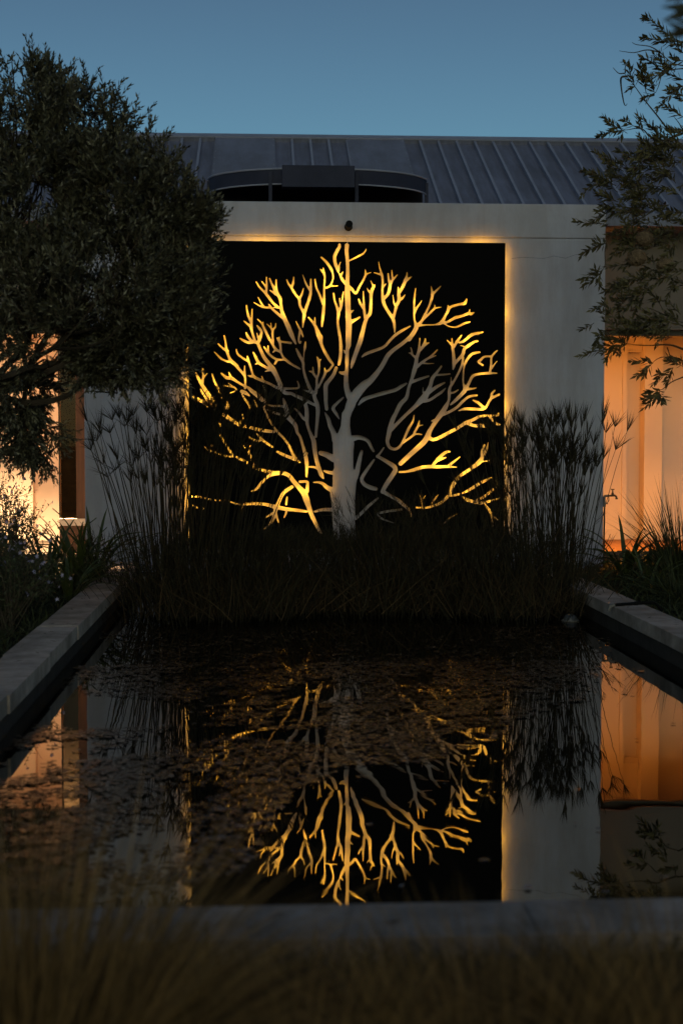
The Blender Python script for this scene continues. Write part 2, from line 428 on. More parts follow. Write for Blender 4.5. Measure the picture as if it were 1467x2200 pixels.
# dark glazed door leaf with a timber stile
gy = RY + 0.12
gx0, gx1, gx2 = at(129, 950, gy).x, at(164, 950, gy).x, at(183, 950, gy).x
gz0 = at(150, 1114, gy).z; gz1 = zh - 0.076
leaf = MB().box(gx0, gx1 - 0.003, gy + 0.02, gy + 0.028, gz0, gz1 - 0.002).build('glazed_door', 'glass_dark', house)
MB().box(gx1, gx2 + 0.05, gy, gy + 0.045, gz0, gz1 - 0.001).build('stile', 'timber', leaf)
MB().box(gx0 - 0.012, gx0 - .001, gy + 0.005, gy + 0.04, gz0, gz1 - 0.001).build('stile', 'door_dark', leaf)
MB().box(gx0 - 0.01, gx2 + 0.05, gy - 0.02, gy + 0.06, gz0 - 0.07, gz0 - 0.002).build('sill', 'plaster_room', leaf)
MB().box(gx0 - 0.01, gx2 + 0.05, gy + 0.0, gy + 0.05, FL, gz0 - 0.072).build('base_panel', 'timber', leaf)

def ceiling_lamp(x, y, energy, col, label):
    r = root('ceiling_lamp', (x, y, ceil_z), label, 'lamp', 'ceiling lamps in the lit rooms')
    MB().tube([(x, y, ceil_z - 0.002), (x, y, ceil_z - 0.04)], 0.16, 24).build('lamp_body', 'plaster_room', r)
    ld = bpy.data.lights.new('lamp_light', 'AREA'); ld.shape = 'DISK'; ld.size = 0.6; ld.energy = energy; ld.color = col
    lo = bpy.data.objects.new('lamp_light', ld); C.objects.link(lo); lo.parent = r; lo.location = (0, 0, -0.06)
    return r
WARM_R = (1.0, 0.36, 0.045); WARM_L = (1.0, 0.64, 0.32)
ceiling_lamp(xwr + 0.55, 1.3, 720, WARM_R, 'round warm lamp on the ceiling of the orange room')
ceiling_lamp(xwl - 0.75, 1.3, 5600, WARM_L, 'round warm lamp on the ceiling of the pale yellow room')

def fill(x, y, z, energy, col, label):  # added out of sight to light the ceiling of the deep room
    r = root('fill_lamp', (x, y, ceil_z), label, 'lamp')
    MB().tube([(x, y, ceil_z - .001), (x, y, z + .12)], .006, 6).build('cord', 'door_dark', r)
    MB().tube([(x, y, z + .12), (x, y, z + .06), (x, y, z - .06), (x, y, z - .1)], [.04, .11, .13, .09], 20).build('lamp_shade', 'lamp_glass', r, smooth=True)
    ld = bpy.data.lights.new('lamp_light', 'POINT'); ld.shadow_soft_size = .16; ld.energy = energy; ld.color = col
    lo = bpy.data.objects.new('lamp_light', ld); C.objects.link(lo); lo.parent = r; lo.location = (0, 0, z - ceil_z - .28)
mat('lamp_glass', (.8, .7, .55), .4, emit=(1, .6, .28), estr=3.0)
fill(-4.3, 4.3, 2.15, 700, WARM_L, 'unseen added pendant lamp deep in the room behind the glazed door')

# ------------------------------------------------------------------ metal roof
DB = 18.0; YB1 = DB - 13.3; DR = 18.0 * 1.135; YR1 = DR - 13.3
zb = at(900, 436, YB1).z; zr = at(900, 303, YR1).z
sl = (zr - zb) / (YR1 - YB1)
Xa, Xb = at(-350, 303, YR1).x, at(2000, 303, YR1).x
Ye = 1.4; ze = zb + (Ye - YB1) * sl
roof = MB().add([(Xa, Ye, ze), (Xb, Ye, ze), (Xb, YR1, zr), (Xa, YR1, zr), (Xa, YR1 + 5, ze), (Xb, YR1 + 5, ze)], [(0, 1, 2, 3), (3, 2, 5, 4)]).build('roof', 'roof_metal', house)
nrm = Vector((0, -sl, 1)).normalized()
def slope_pt(x, Y, h=0.0):
    return Vector((x, Y, zb + (Y - YB1) * sl)) + nrm * h
def slope_box(x0, x1, Ya, Yb_, h0, h1):
    vs = [slope_pt(x, Y, h) for h in (h0, h1) for (x, Y) in ((x0, Ya), (x1, Ya), (x1, Yb_), (x0, Yb_))]
    return MB().add(vs, [(0, 3, 2, 1), (4, 5, 6, 7), (0, 1, 5, 4), (1, 2, 6, 5), (2, 3, 7, 6), (3, 0, 4, 7)])
seam_x = [at(900 + 39 * k, 309, YR1 - 0.05).x for k in range(-17, 17)]
sp = seam_x[1] - seam_x[0]
for x in seam_x:
    slope_box(x - 0.017, x + 0.017, Ye + 0.02, YR1 - 0.11, -0.005, 0.05).build('seam', 'roof_seam', roof)
slope_box(Xa, Xb, YR1 - 0.13, YR1 + 0.0, 0.055, 0.075).build('ridge_cap', 'roof_seam', roof)
slope_box(Xa, Xb, YR1 - 0.12, YR1 - 0.09, -0.01, 0.054).build('ridge_closer', 'roof_metal', roof)
for pa, pb in ((463, 590), (745, 866)):
    x0, x1 = at(pa, 309, YR1 - 0.1).x, at(pb, 309, YR1 - 0.1).x
    slope_box(x0, x1, Ye + 0.02, YR1 - 0.13, 0.051, 0.058).build('cladding_sheet', 'roof_clad', roof)
    rv = MB()
    for xx in (x0 + 0.02, x1 - 0.02):
        for k in range(9):
            p = slope_pt(xx, YR1 - 0.2 - k * 0.26, 0.056)
            rv.tube([p, p + nrm * 0.008], 0.009, 6)
    rv.build('rivets', 'roof_seam', roof)['kind'] = 'stuff'

# curved canopy on the flat roof behind the parapet
zc1 = 3.90; zc0 = 3.752
ca = at(448, 400, 1.3).x; cb = at(916, 410, 1.3).x; cm = (ca + cb) / 2; ch = (cb - ca) / 2
canopy = root('roof_canopy', (cm, 1.0, 3.2), 'dark curved metal canopy with boxed centre on the roof', 'canopy')
def cy(x):
    u = abs(x - cm) / ch
    return 0.68 + 0.66 * (1 - math.sqrt(max(0, 1 - min(1, u) ** 2.3)))
xs = [cm + ch * math.sin(R(a)) for a in np.linspace(-90, 90, 49)]
f_ = MB(); top = [(x, cy(x), zc1) for x in xs]; bot = [(x, cy(x), zc0) for x in xs]
f_.add(top + bot + [(x, y + 0.02, z) for x, y, z in top] + [(x, y + 0.02, z) for x, y, z in bot],
       [(i, i + 1, 49 + i + 1, 49 + i) for i in range(48)] + [(98 + i + 1, 98 + i, 147 + i, 147 + i + 1) for i in range(48)]
       + [(49 + i, 49 + i + 1, 147 + i + 1, 147 + i) for i in range(48)])
f_.build('fascia', 'canopy_metal', canopy)
MB().tube([(x, cy(x) - 0.006, zc1) for x in xs], 0.010, 6).build('edge_trim', 'roof_seam', canopy)
MB().tube([(x, cy(x) - 0.006, zc0) for x in xs], 0.008, 6).build('edge_trim', 'roof_seam', canopy)
MB().add([(x, cy(x) + 0.01, zc1 - 0.012) for x in xs] + [(cb, 2.2, zc1 - 0.012), (ca, 2.2, zc1 - 0.012)], [tuple(range(51))]).build('lid', 'canopy_dark', canopy)
MB().box(ca + 0.02, cb - 0.02, 1.5, 1.56, 3.0, zc1 - 0.02).build('hollow_shade_sheet', 'canopy_dark', canopy)  # dark sheet added so the hollow under the canopy looks shaded
for px in (449, 581, 766, 914):
    x = at(px, 400, 0.7 if 500 < px < 800 else 1.3).x
    MB().box(x - 0.017, x + 0.017, cy(x) - 0.035, cy(x) - 0.008, 3.2, zc1 - 0.03).build('post', 'canopy_metal', canopy)
bx0, bx1 = at(606, 380, 0.5).x, at(762, 380, 0.5).x
MB().box(bx0, bx1, 0.5, 0.66, at(680, 402, 0.5).z, at(680, 355, 0.5).z).build('front_box', 'canopy_metal', canopy, bevel=0.005)
MB().box(ca - .3, cb + .3, 0.32, 2.3, 3.0, 3.2).build('flat_roof', 'canopy_dark', house)

# little black spout above the panel
sp_ = at(750, 481, -0.12)
r = root('wall_spout', (sp_.x, 0, sp_.z), 'small round black spout on the wall above the panel', 'spout')
MB().tube([(sp_.x, 0.0, sp_.z - .012), (sp_.x, -0.12, sp_.z)], [0.030, 0.033], 20).build('barrel', 'black_plastic', r)
MB().tube([(sp_.x, -0.009, sp_.z - .012), (sp_.x, -0.02, sp_.z - .011)], [0.039, 0.037], 20).build('flange', 'black_plastic', r)

# hairline cracks in the plaster
for pts in ([(1100, 556), (1125, 553), (1165, 555), (1190, 551), (1215, 554), (1232, 548), (1252, 545), (1262, 538)],):
    yy = -0.0105 if pts[0][1] < 510 else -0.0015
    q = [at(x + rng.uniform(-2, 2), y + rng.uniform(-1, 1), yy) for x, y in pts]
    MB().tube(q, [0.0011] * len(q), 4).build('crack', 'canopy_dark', house)

# ================================================================== BACKLIT TREE PANEL
# branches of the cut-out: runs of "x y width" in six-times-enlarged crops of the photograph
STROKES = """
A
1340 1170 60;1290 1060 55;1255 960 40;1245 870 35;1235 800 40;1185 720 48;1183 640 25;1183 555 18
1340 1170 60;1385 1280 58;1440 1400 18
1175 740 45;1160 680 38;1125 610 25;1097 540 20
1185 750 30;1140 720 25;1100 695 15
1275 1060 40;1210 1010 35;1140 950 30;1100 900 25;1085 878 14
1100 920 30;1040 920 25;970 900 22;890 855 12
1020 910 25;985 860 22;945 785 14
1250 930 18;1190 925 15;1150 920 14
1230 930 20;1180 895 35;1140 860 30;1080 780 35;1050 735 35;1058 650 24;1055 520 15
1050 740 35;1010 700 26;960 650 24;920 585 16
1055 670 22;1030 625 22;995 580 15
910 1380 34;870 1250 30;855 1180 38;862 1080 24;868 940 14
850 1170 35;800 1130 25;755 1095 12
850 1110 30;815 1020 30;790 890 16
786 1248 16;810 1300 35;855 1355 35;890 1375 28
930 1255 10;945 1310 25;965 1350 35
930 1155 14;965 1200 35;990 1240 30;975 1310 40;945 1380 42
1012 1108 10;1010 1160 28;1060 1270 30;1095 1345 28
935 1070 8;1005 1140 25
1142 1400 26;1135 1230 28;1170 1180 20;1178 1125 12
1135 1230 28;1115 1190 20;1058 1135 10
1120 1190 18;1112 1120 10
B
-25 552 14;0 610 25;40 665 30;90 750 30;140 810 35;150 890 32;190 970 35;205 1020 45;195 1100 28;187 1185 14
40 650 30;60 600 28;68 522 18
140 810 35;175 745 24;198 665 8
205 1000 40;250 870 36;285 760 34;290 690 34;293 548 20
280 690 32;230 610 24;185 490 10
437 1170 22;455 1000 40;465 850 32;468 640 20;475 540 22;465 470 34;440 435 22
415 415 12;450 460 25
455 395 10;460 460 30
450 880 24;415 770 28;365 660 24;345 550 18
475 665 26;540 640 28;580 560 18;582 490 18;560 420 36;500 330 34;430 262 24
560 635 26;600 640 15;645 635 8
655 460 20;640 410 45;610 330 40;605 250 42;635 180 42;665 130 40;668 95 32
655 440 30;665 370 16;682 322 10
665 478 16;700 545 38;745 610 35
690 490 30;715 450 10
765 105 55;760 180 48;770 280 42;775 400 42;775 500 45;770 580 50;772 680 65;775 800 68;780 940 68;785 1060 73;790 1150 76;785 1345 72;785 1420 64;770 1480 45;766 1620 46;766 1720 42;756 1820 55;756 1920 65;766 2000 70;800 2090 90
790 310 18;870 270 22;960 225 24;1000 190 18;1017 150 10
785 640 40;830 680 40;880 735 28;930 650 28;1000 520 26;1010 470 28;1005 420 8
1010 490 26;1050 470 14;1082 462 8
800 990 40;855 955 8
800 1120 60;860 1090 38;935 1048 22
590 735 22;605 830 24;640 930 32;655 1000 45;645 1100 28;655 1200 34;680 1345 38;687 1470 40;675 1592 42;657 1670 34
660 970 44;690 900 34;720 710 10
680 900 20;667 795 12
820 1720 14;842 1640 48;900 1472 58;945 1345 60;1000 1130 45;1030 1050 45;1070 990 45;1080 850 32;1085 720 45;1115 650 35;1130 625 20
1110 640 25;1077 568 8
1075 725 35;1045 700 20;1030 665 8
1005 1060 36;990 950 32;985 850 26;980 705 10
920 812 18;945 875 30;980 930 36
1390 1250 14;1390 1180 32;1370 1070 45;1290 950 38;1245 850 45;1230 720 28;1235 600 25;1225 500 32;1200 420 22;1180 320 8
1215 490 28;1165 475 20;1118 462 10
1235 660 20;1278 608 12
1255 800 38;1310 730 38;1330 620 38;1315 560 30;1305 475 18
1335 610 36;1360 560 26;1358 500 22;1352 430 8
1365 555 28;1428 490 10
1375 1050 40;1395 980 32;1410 900 40;1385 870 22;1367 755 8
1410 900 40;1446 830 42;1446 760 45;1437 650 8
260 1050 18;330 1130 32;370 1210 45;405 1300 65;415 1312 70;430 1402 38;480 1512 38;540 1612 38;582 1668 28;572 1690 26;530 1742 26;480 1767 24
345 1130 26;345 1045 10
95 1100 10;140 1190 28;165 1240 32;195 1310 12
150 1235 28;133 1345 22;150 1387 26;165 1360 10
C
45 730 35;90 650 40;125 570 45;145 500 24;147 455 12
130 570 40;210 515 14
45 820 35;85 800 28;125 750 10
175 1345 45;240 1240 56;270 1170 58;245 1080 20;240 960 22;245 800 26;262 665 10
250 1000 18;265 940 32;310 880 20;342 828 8
280 1160 50;340 1100 34;385 1010 30;430 920 24;465 820 32;480 750 40;462 640 8
475 750 36;530 700 26;592 638 12
345 1090 30;400 1040 26;460 980 26;510 930 26;510 885 10
505 930 24;560 920 18;600 915 8
290 1155 40;400 1150 16;520 1145 18;600 1115 48;650 1030 30;690 950 40;683 888 12
690 935 40;740 905 28;850 875 32;905 865 42;930 812 22
600 1120 40;680 1110 30;780 1055 38;860 1035 30;950 1000 38;985 1005 38;1028 988 14
960 1000 30;972 943 10
630 1130 18;690 1165 16;780 1180 20;850 1155 28;900 1130 28;975 1110 18
D
500 70 20;520 160 22;530 250 35;560 340 30;590 400 48;640 440 42;690 500 34;750 570 30;775 620 25;778 700 25;775 760 28
545 270 36;490 240 28;420 175 14
590 410 36;520 400 26;450 360 26;370 280 12
772 600 30;768 540 26;770 460 10
680 490 24;683 455 8
710 105 18;770 140 34;830 160 34;900 155 24;930 160 30
940 165 36;980 260 40;1030 360 46;1090 440 50;1140 510 70;1190 600 56;1240 720 58
1120 520 36;1040 480 35;950 420 36;910 340 34;880 285 16
945 430 24;905 445 10
1110 520 26;1035 540 10
660 245 16;680 310 26;740 360 26;800 400 26
805 335 14;815 390 36;840 460 28;870 560 24;895 610 36;1000 660 34;1100 700 30;1180 745 36;1260 770 40
880 605 30;840 600 26;810 590 12
1010 650 30;1000 620 18;990 598 10
1260 765 45;1350 762 28;1465 757 24;1480 722 22;1460 665 14
1260 780 50;1300 820 45;1380 827 38;1425 850 40;1515 890 48;1595 930 44;1695 985 28
1040 0 30;1090 100 26;1140 190 30;1180 250 36;1240 285 26;1270 340 28;1300 380 36;1380 440 30;1467 490 28;1500 507 14
1175 255 30;1135 290 10
1145 180 22;1143 120 28
1245 285 26;1235 180 30;1215 120 42;1190 95 14
1220 110 25;1225 82 10
1235 145 24;1310 155 26;1375 165 30
1020 210 16;1060 270 30;1110 330 28;1190 380 30;1290 385 22
1080 290 28;1075 200 16
1195 385 34;1165 440 24
130 560 24;165 630 35;195 690 40;240 760 45;300 850 50;370 940 45;450 1005 40;540 1015 46;556 1030 25
215 690 32;225 600 26;220 500 20
228 620 26;282 560 10
340 570 16;380 680 28;430 780 36;480 880 36;505 950 20
515 890 14;545 970 30;550 1030 28
90 870 22;170 910 46;280 970 50;350 1030 56;420 1075 56;500 1100 56;560 1150 50;620 1190 45;700 1240 40;800 1265 34;900 1290 44;1020 1315 44;1150 1330 36
190 770 16;240 860 34;300 950 46;330 1000 46
460 560 16;530 620 40;600 630 45;680 680 28;740 715 26;785 740 34
560 545 10;590 620 35
810 745 30;870 800 52;950 860 58;998 915 50
485 720 12;560 735 20;630 745 22;665 780 20
555 690 12;600 730 22
575 820 12;640 800 20
730 800 45;780 820 50;838 862 10
735 840 20;770 900 24;820 970 26;845 1045 18
1010 720 10;1035 780 24;1050 850 24;1040 930 22;1025 1010 26;1050 1080 24;1090 1170 24;1140 1250 24;1210 1343 28;1290 1424 28;1350 1514 30;1400 1624 32;1440 1684 40;1500 1740 12
1060 970 16;1140 992 26;1220 990 28;1280 1000 30
1275 895 22;1300 970 50;1320 1050 60;1345 1140 62;1400 1200 58;1440 1260 50;1460 1343 36;1495 1394 32;1530 1504 34;1560 1614 45;1580 1714 50;1585 1824 36;1581 1918 26
1070 1040 18;1140 1075 30;1230 1100 30;1310 1120 30
885 905 10;920 970 18;930 1010 10
435 1210 24;455 1250 28
705 1180 10;715 1240 14
740 1100 16;755 1160 18
E
100 240 20;140 320 40;190 420 36;195 500 30;215 590 34;250 690 38;290 780 44;330 830 50;345 890 48;375 970 56;385 1060 52;375 1200 42;366 1300 36;358 1393 34
195 400 14;203 290 14;215 220 36;222 145 14
300 815 30;250 800 26;195 780 10
355 820 44;370 740 32;370 640 28;395 560 24;400 470 28;395 400 38;372 345 12
400 400 28;428 378 10
370 630 24;330 570 32;310 545 28;270 535 14
325 550 26;318 480 14
390 750 24;440 650 28;480 560 34;472 490 10
480 545 28;530 525 24
625 490 40;590 580 46;530 660 48;490 720 58;487 820 55;490 950 45;500 1030 46
740 290 24;725 255 8
745 560 60;700 560 42;670 548 22
850 900 120;900 820 125;990 720 108;1080 650 80;1180 530 60;1240 440 58;1300 330 56;1370 260 50;1467 190 45;1530 140 45;1600 75 45;1660 -10 46;1590 110 30
960 350 14;1010 310 36;1110 270 38;1250 215 34;1330 130 34;1400 60 36;1496 -3 32;1596 -57 18
915 980 14;980 910 52;1080 870 48;1250 820 50;1400 780 46;1476 735 45;1546 695 22
475 1075 12;520 1160 50;545 1250 56;590 1345 70;610 1440 80
665 1165 10;630 1100 38;585 1020 46;640 950 34;718 880 20
75 1020 14;130 1070 28;190 1150 35;225 1170 45
215 950 45;235 1030 50;240 1120 55;245 1220 40;270 1310 34;300 1384 45;330 1454 60;345 1584 56;370 1714 50;400 1814 54;430 1894 56;460 1949 14
F
5 1080 52;60 970 56;140 880 50;165 770 38;190 690 38;215 620 42;245 520 60;265 430 50;275 360 45;300 280 40;310 190 26;317 100 14
5 1080 52;-40 1170 58;-76 1290 66;-95 1380 58;-110 1460 46;-80 1535 40;-10 1558 34;50 1525 32;95 1455 28;130 1375 30;170 1285 34;225 1190 26;240 1110 14
275 370 36;230 330 28;195 300 20;168 295 10
215 300 22;208 260 20;195 220 12
310 270 28;370 190 45;390 105 14
375 190 40;435 160 16
280 480 34;330 430 34;400 380 30;460 340 26;545 255 18
420 370 22;530 328 12
360 430 22;430 435 16;500 432 10
200 680 40;320 635 34;430 600 24
-60 1310 40;10 1230 45;130 1110 40;250 1000 50;330 920 78;380 870 88;420 800 60;455 720 50;480 630 50;530 560 34;570 510 28;598 470 22
520 585 28;620 580 24;712 570 18
390 830 34;360 810 24;357 745 6
420 830 40;520 750 44;640 685 20
370 930 40;450 910 34;540 850 34;600 810 34;655 755 10
750 515 14;765 430 50;755 300 36;745 220 36;735 100 10
735 190 30;670 125 12
755 230 30;800 150 36;862 65 18
830 160 20;890 140 34;990 60 40;1080 35 34;1145 20 16
775 430 40;830 370 36;880 310 45;900 240 40;960 195 40;1030 150 32;1075 140 24
895 240 24;890 210 16;845 198 10
880 350 30;870 440 28;820 560 28;760 670 30;715 740 36;700 800 40;700 870 36;690 930 32;650 1010 60;600 1090 68;540 1170 60;480 1260 50;440 1330 62;415 1395 72;360 1475 70;250 1575 64;140 1675 60;62 1748 56
725 700 24;725 612 8
710 820 28;760 815 24;818 780 16
500 1180 30;465 1190 10
630 1100 40;700 1070 34;800 1010 34;880 930 36;960 870 32;1065 850 24
718 975 20;780 920 40;880 820 50;910 770 58;885 690 20;885 600 20;895 480 22;930 390 34;1000 310 34;1100 285 24
920 760 50;960 690 36;1010 600 36;1100 570 30;1230 560 34;1330 560 8
930 770 40;1000 765 24;1055 755 16
1235 550 30;1250 450 26;1255 350 26;1300 290 26;1335 260 14
1250 340 24;1160 345 26;1110 390 34;1085 415 30;1140 455 26
1255 500 22;1290 450 20;1330 400 6
820 1055 10;900 1030 32;1010 1030 36;1120 1035 36;1180 1010 34;1220 940 30;1255 880 36;1260 830 30;1298 788 20
1250 890 34;1355 840 28
1150 1010 40;1080 950 34;1010 915 16
1345 1090 24;1330 1115 28;1200 1120 28;1100 1130 36;1000 1180 40;920 1210 44;800 1288 38;700 1338 42;580 1403 45;490 1433 40;430 1403 60
1220 1125 24;1280 1190 32;1330 1230 32;1370 1235 18
930 1210 50;1010 1245 36;1100 1250 48;1175 1248 60
310 1180 14;290 1260 30;250 1330 30;230 1374 30;150 1434 28;95 1474 28
290 1255 20;358 1240 8
240 1364 24;300 1359 20;345 1369 10
I
45 575 24;140 570 28;240 545 42;340 515 44;440 505 40;560 505 40;680 505 30;800 512 14
490 480 36;560 400 45;620 340 40;670 310 34;710 308 24
560 420 34;610 400 28;660 385 16
690 495 34;760 440 30;840 378 16
1212 185 10;1190 280 30;1140 360 50
1163 220 26;1130 310 34;1135 380 45
1130 390 50;1090 450 64;1000 520 42;880 600 40;800 670 50;740 770 50;710 860 36;640 940 36;580 985 34;490 1020 30;400 1045 28;250 1040 24
1110 440 20;1200 430 16;1238 420 10
1265 640 12;1180 685 34;1080 735 40;980 800 36;870 855 26;770 880 30;720 890 24
1310 690 20;1315 760 34;1250 820 36;1160 900 36;1060 945 36
865 895 16;950 945 45;1040 970 45;1130 980 38;1240 955 34;1365 912 10
1160 995 28;1220 1070 38;1260 1150 30;1270 1290 16
1260 1140 28;1360 1225 10
355 1035 14;340 960 16;310 870 10
340 960 14;390 885 8
480 980 20;520 920 20;560 870 8
620 1265 14;700 1185 24;800 1130 10
H
590 400 90;500 350 72;420 325 56
600 590 50;530 580 40;465 560 22
570 810 70;510 780 58;450 730 40;390 710 26;325 712 14
850 130 80;920 120 60;1000 140 50;1050 180 45;1090 260 36;1115 300 30
960 300 34;930 420 56;900 560 68;880 650 60
1250 255 18;1190 340 28;1155 370 24;1190 382 40;1290 440 50;1380 500 58;1400 550 60;1360 620 60;1280 740 60;1230 835 52
1250 840 50;1340 890 45;1440 950 48;1500 1000 45;1576 1070 40;1616 1170 14
1120 415 24;1040 530 40;980 620 48;960 680 45;1000 740 52;1080 780 56;1145 795 48
880 1180 50;960 1110 40;1050 1020 40;1170 920 24
1140 1130 20;1250 1100 34;1486 1066 28
1170 1140 20;1230 1190 26;1380 1245 10
225 345 36;255 325 8
380 530 30;330 510 26;275 508 20
240 830 50;248 740 36;240 702 32;150 702 34
345 1095 28;450 1070 40;570 1070 50
G
1200 310 30;1280 350 38;1380 390 40;1430 410 40
860 830 16;920 800 30;980 730 36;1050 650 40;1130 600 58;1260 588 50;1350 622 52;1405 690 54;1475 770 58;1545 850 78;1580 940 80;1610 1030 64;1645 1130 56;1695 1240 50;1745 1340 40;1775 1380 20
240 240 10;300 290 24;390 320 26;480 355 24;570 370 22;640 370 26;700 400 30;800 450 36;910 525 40;1000 550 34;1130 580 50
340 140 12;345 220 22;370 310 36
300 185 10;335 230 20
440 80 24;500 180 28;570 290 30;605 340 26;640 375 20
745 225 14;800 290 24;840 350 30;860 430 32;890 500 40
840 228 16;835 320 24
815 95 12;860 140 26;940 165 24;1000 150 36
920 65 12;1000 150 34;1080 210 30;1130 245 26
75 895 16;200 905 30;260 920 24;380 945 20;530 950 18;650 990 20;760 1000 28;900 990 36;1040 1000 40;1160 1030 54;1300 1060 48;1400 1072 42;1475 1080 40;1580 1095 28
65 1000 18;160 1045 26;260 1060 10
740 1010 22;720 1080 20;705 1165 12
1195 1020 50;1240 920 40;1290 840 45;1390 770 42
1180 1040 60;1165 1120 45;1140 1200 40;1090 1270 32;1030 1320 18
1150 1110 30;1050 1170 20
1175 1120 36;1215 1240 16
1325 905 20;1315 1000 26
1320 1060 26;1310 1120 26;1285 1175 16
"""
CROPS = {'A': (400, 510), 'B': (620, 510), 'C': (850, 510), 'D': (400, 710), 'E': (620, 710), 'F': (850, 710),
         'G': (400, 920), 'H': (620, 920), 'I': (850, 920)}
GAP = 0.058                                 # panel stands off the wall
PY_ = -GAP - 0.006                          # its front face
pa_, pb_ = at(404, 518, PY_), at(1085, 521, PY_)
px0, px1 = pa_.x, pb_.x
pz1 = (pa_.z + pb_.z) / 2; pz0 = at(744, 1178, PY_).z

def panel_mesh():
    g = 0.0045
    nx = int((px1 - px0) / g) + 1; nz = int((pz1 - pz0) / g) + 1
    gx = np.linspace(px0, px1, nx); gz = np.linspace(pz0, pz1, nz)
    sdf = np.full((nz, nx), 1.0)
    def stamp(a, b, ra, rb):
        lo = np.minimum(a, b) - max(ra, rb) - 0.03; hi = np.maximum(a, b) + max(ra, rb) + 0.03
        i0, i1 = np.searchsorted(gx, [lo[0], hi[0]]); j0, j1 = np.searchsorted(gz, [lo[1], hi[1]])
        if i1 <= i0 or j1 <= j0: return
        X, Z = np.meshgrid(gx[i0:i1], gz[j0:j1])
        d = b - a; L2 = max(d @ d, 1e-12)
        t = np.clip(((X - a[0]) * d[0] + (Z - a[1]) * d[1]) / L2, 0, 1)
        dist = np.hypot(X - a[0] - t * d[0], Z - a[1] - t * d[1]) - (ra + (rb - ra) * t)
        sub = sdf[j0:j1, i0:i1]; np.minimum(sub, dist, out=sub)
    crop = None
    for line in STROKES.strip().split('\n'):
        line = line.strip()
        if len(line) == 1: crop = CROPS[line]; continue
        pts = []
        for q in line.split(';'):
            x, y, wd = map(float, q.split())
            p = at(crop[0] + x / 6.1125, crop[1] + y / 6.1125, PY_)
            pts.append((p.x, p.z, wd / 6.1125 / 2 / 229.5))
        P = np.array(pts)
        if len(P) > 2:                      # smooth run
            Q = [P[0]]
            for i in range(len(P) - 1):
                p0 = P[max(i - 1, 0)]; p1 = P[i]; p2 = P[i + 1]; p3 = P[min(i + 2, len(P) - 1)]
                for t in (0.25, 0.5, 0.75, 1.0):
                    q = 0.5 * (2 * p1 + (p2 - p0) * t + (2 * p0 - 5 * p1 + 4 * p2 - p3) * t * t + (3 * p1 - p0 - 3 * p2 + p3) * t ** 3)
                    q[2] = p1[2] + (p2[2] - p1[2]) * t
                    Q.append(q)
            P = np.array(Q)
        for a, b in zip(P[:-1], P[1:]): stamp(a[:2], b[:2], max(a[2], 0.0042), max(b[2], 0.0042))
    # trunk outline
    tr = [(685, -30), (650, 60), (600, 90), (575, 110), (580, 170), (583, 330), (595, 460), (598, 520), (580, 570), (578, 760), (545, 850), (560, 960),
          (572, 1080), (575, 1200), (590, 1400), (560, 1467), (900, 1467), (872, 1300), (872, 1100), (875, 900), (885, 750), (900, 660), (870, 580), (850, 520),
          (850, 300), (862, 200), (825, 95), (805, -30), (810, -140), (835, -215), (870, -280), (900, -370), (780, -400), (755, -330), (735, -250), (700, -200)]
    T = np.array([(lambda p: (p.x, p.z))(at(620 + x / 6.1125, 920 + y / 6.1125, PY_)) for x, y in tr])
    X, Z = np.meshgrid(gx, gz); inside = np.zeros_like(X, bool); dmin = np.full_like(X, 1.0)
    for (x1, z1), (x2, z2) in zip(T, np.roll(T, -1, 0)):
        c = ((z1 > Z) != (z2 > Z)) & (X < (x2 - x1) * (Z - z1) / (z2 - z1 + 1e-12) + x1); inside ^= c
        d = np.array([x2 - x1, z2 - z1]); t = np.clip(((X - x1) * d[0] + (Z - z1) * d[1]) / (d @ d), 0, 1)
        dmin = np.minimum(dmin, np.hypot(X - x1 - t * d[0], Z - z1 - t * d[1]))
    sdf = np.minimum(sdf, np.where(inside, -dmin, dmin))
    # gentle rounding of inner corners
    for _ in range(2):
        s = sdf.copy(); s[1:-1, 1:-1] = (sdf[1:-1, 1:-1] * 4 + sdf[:-2, 1:-1] + sdf[2:, 1:-1] + sdf[1:-1, :-2] + sdf[1:-1, 2:]) / 8; sdf = s
    sdf[:4] = np.maximum(sdf[:4], 0.004); sdf[-3:] = np.maximum(sdf[-3:], 0.004); sdf[:, :3] = np.maximum(sdf[:, :3], 0.004); sdf[:, -3:] = np.maximum(sdf[:, -3:], 0.004)
    sdf[np.abs(sdf) < 1e-5] = 1e-5
    global SDF; SDF = (gx, gz, sdf)
    # contour (marching squares)
    verts = []; vid = {}; edges = []
    neg = sdf < 0
    def ev(j, i, k):                        # k 0: edge to i+1, k 1: edge to j+1
        key = (j, i, k)
        if key not in vid:
            a = sdf[j, i]; b = sdf[j, i + 1] if k == 0 else sdf[j + 1, i]
            t = min(0.92, max(0.08, a / (a - b)))
            vid[key] = len(verts)
            verts.append((gx[i] + (t * g_x if k == 0 else 0), gz[j] + (t * g_z if k == 1 else 0)))
        return vid[key]
    g_x = gx[1] - gx[0]; g_z = gz[1] - gz[0]
    code = neg[:-1, :-1] * 1 + neg[:-1, 1:] * 2 + neg[1:, 1:] * 4 + neg[1:, :-1] * 8
    E_ = {1: [(3, 0)], 2: [(0, 1)], 3: [(3, 1)], 4: [(1, 2)], 5: [(3, 0), (1, 2)], 6: [(0, 2)], 7: [(3, 2)], 8: [(2, 3)], 9: [(0, 2)], 10: [(0, 1), (2, 3)],
          11: [(1, 2)], 12: [(1, 3)], 13: [(0, 1)], 14: [(0, 3)]}
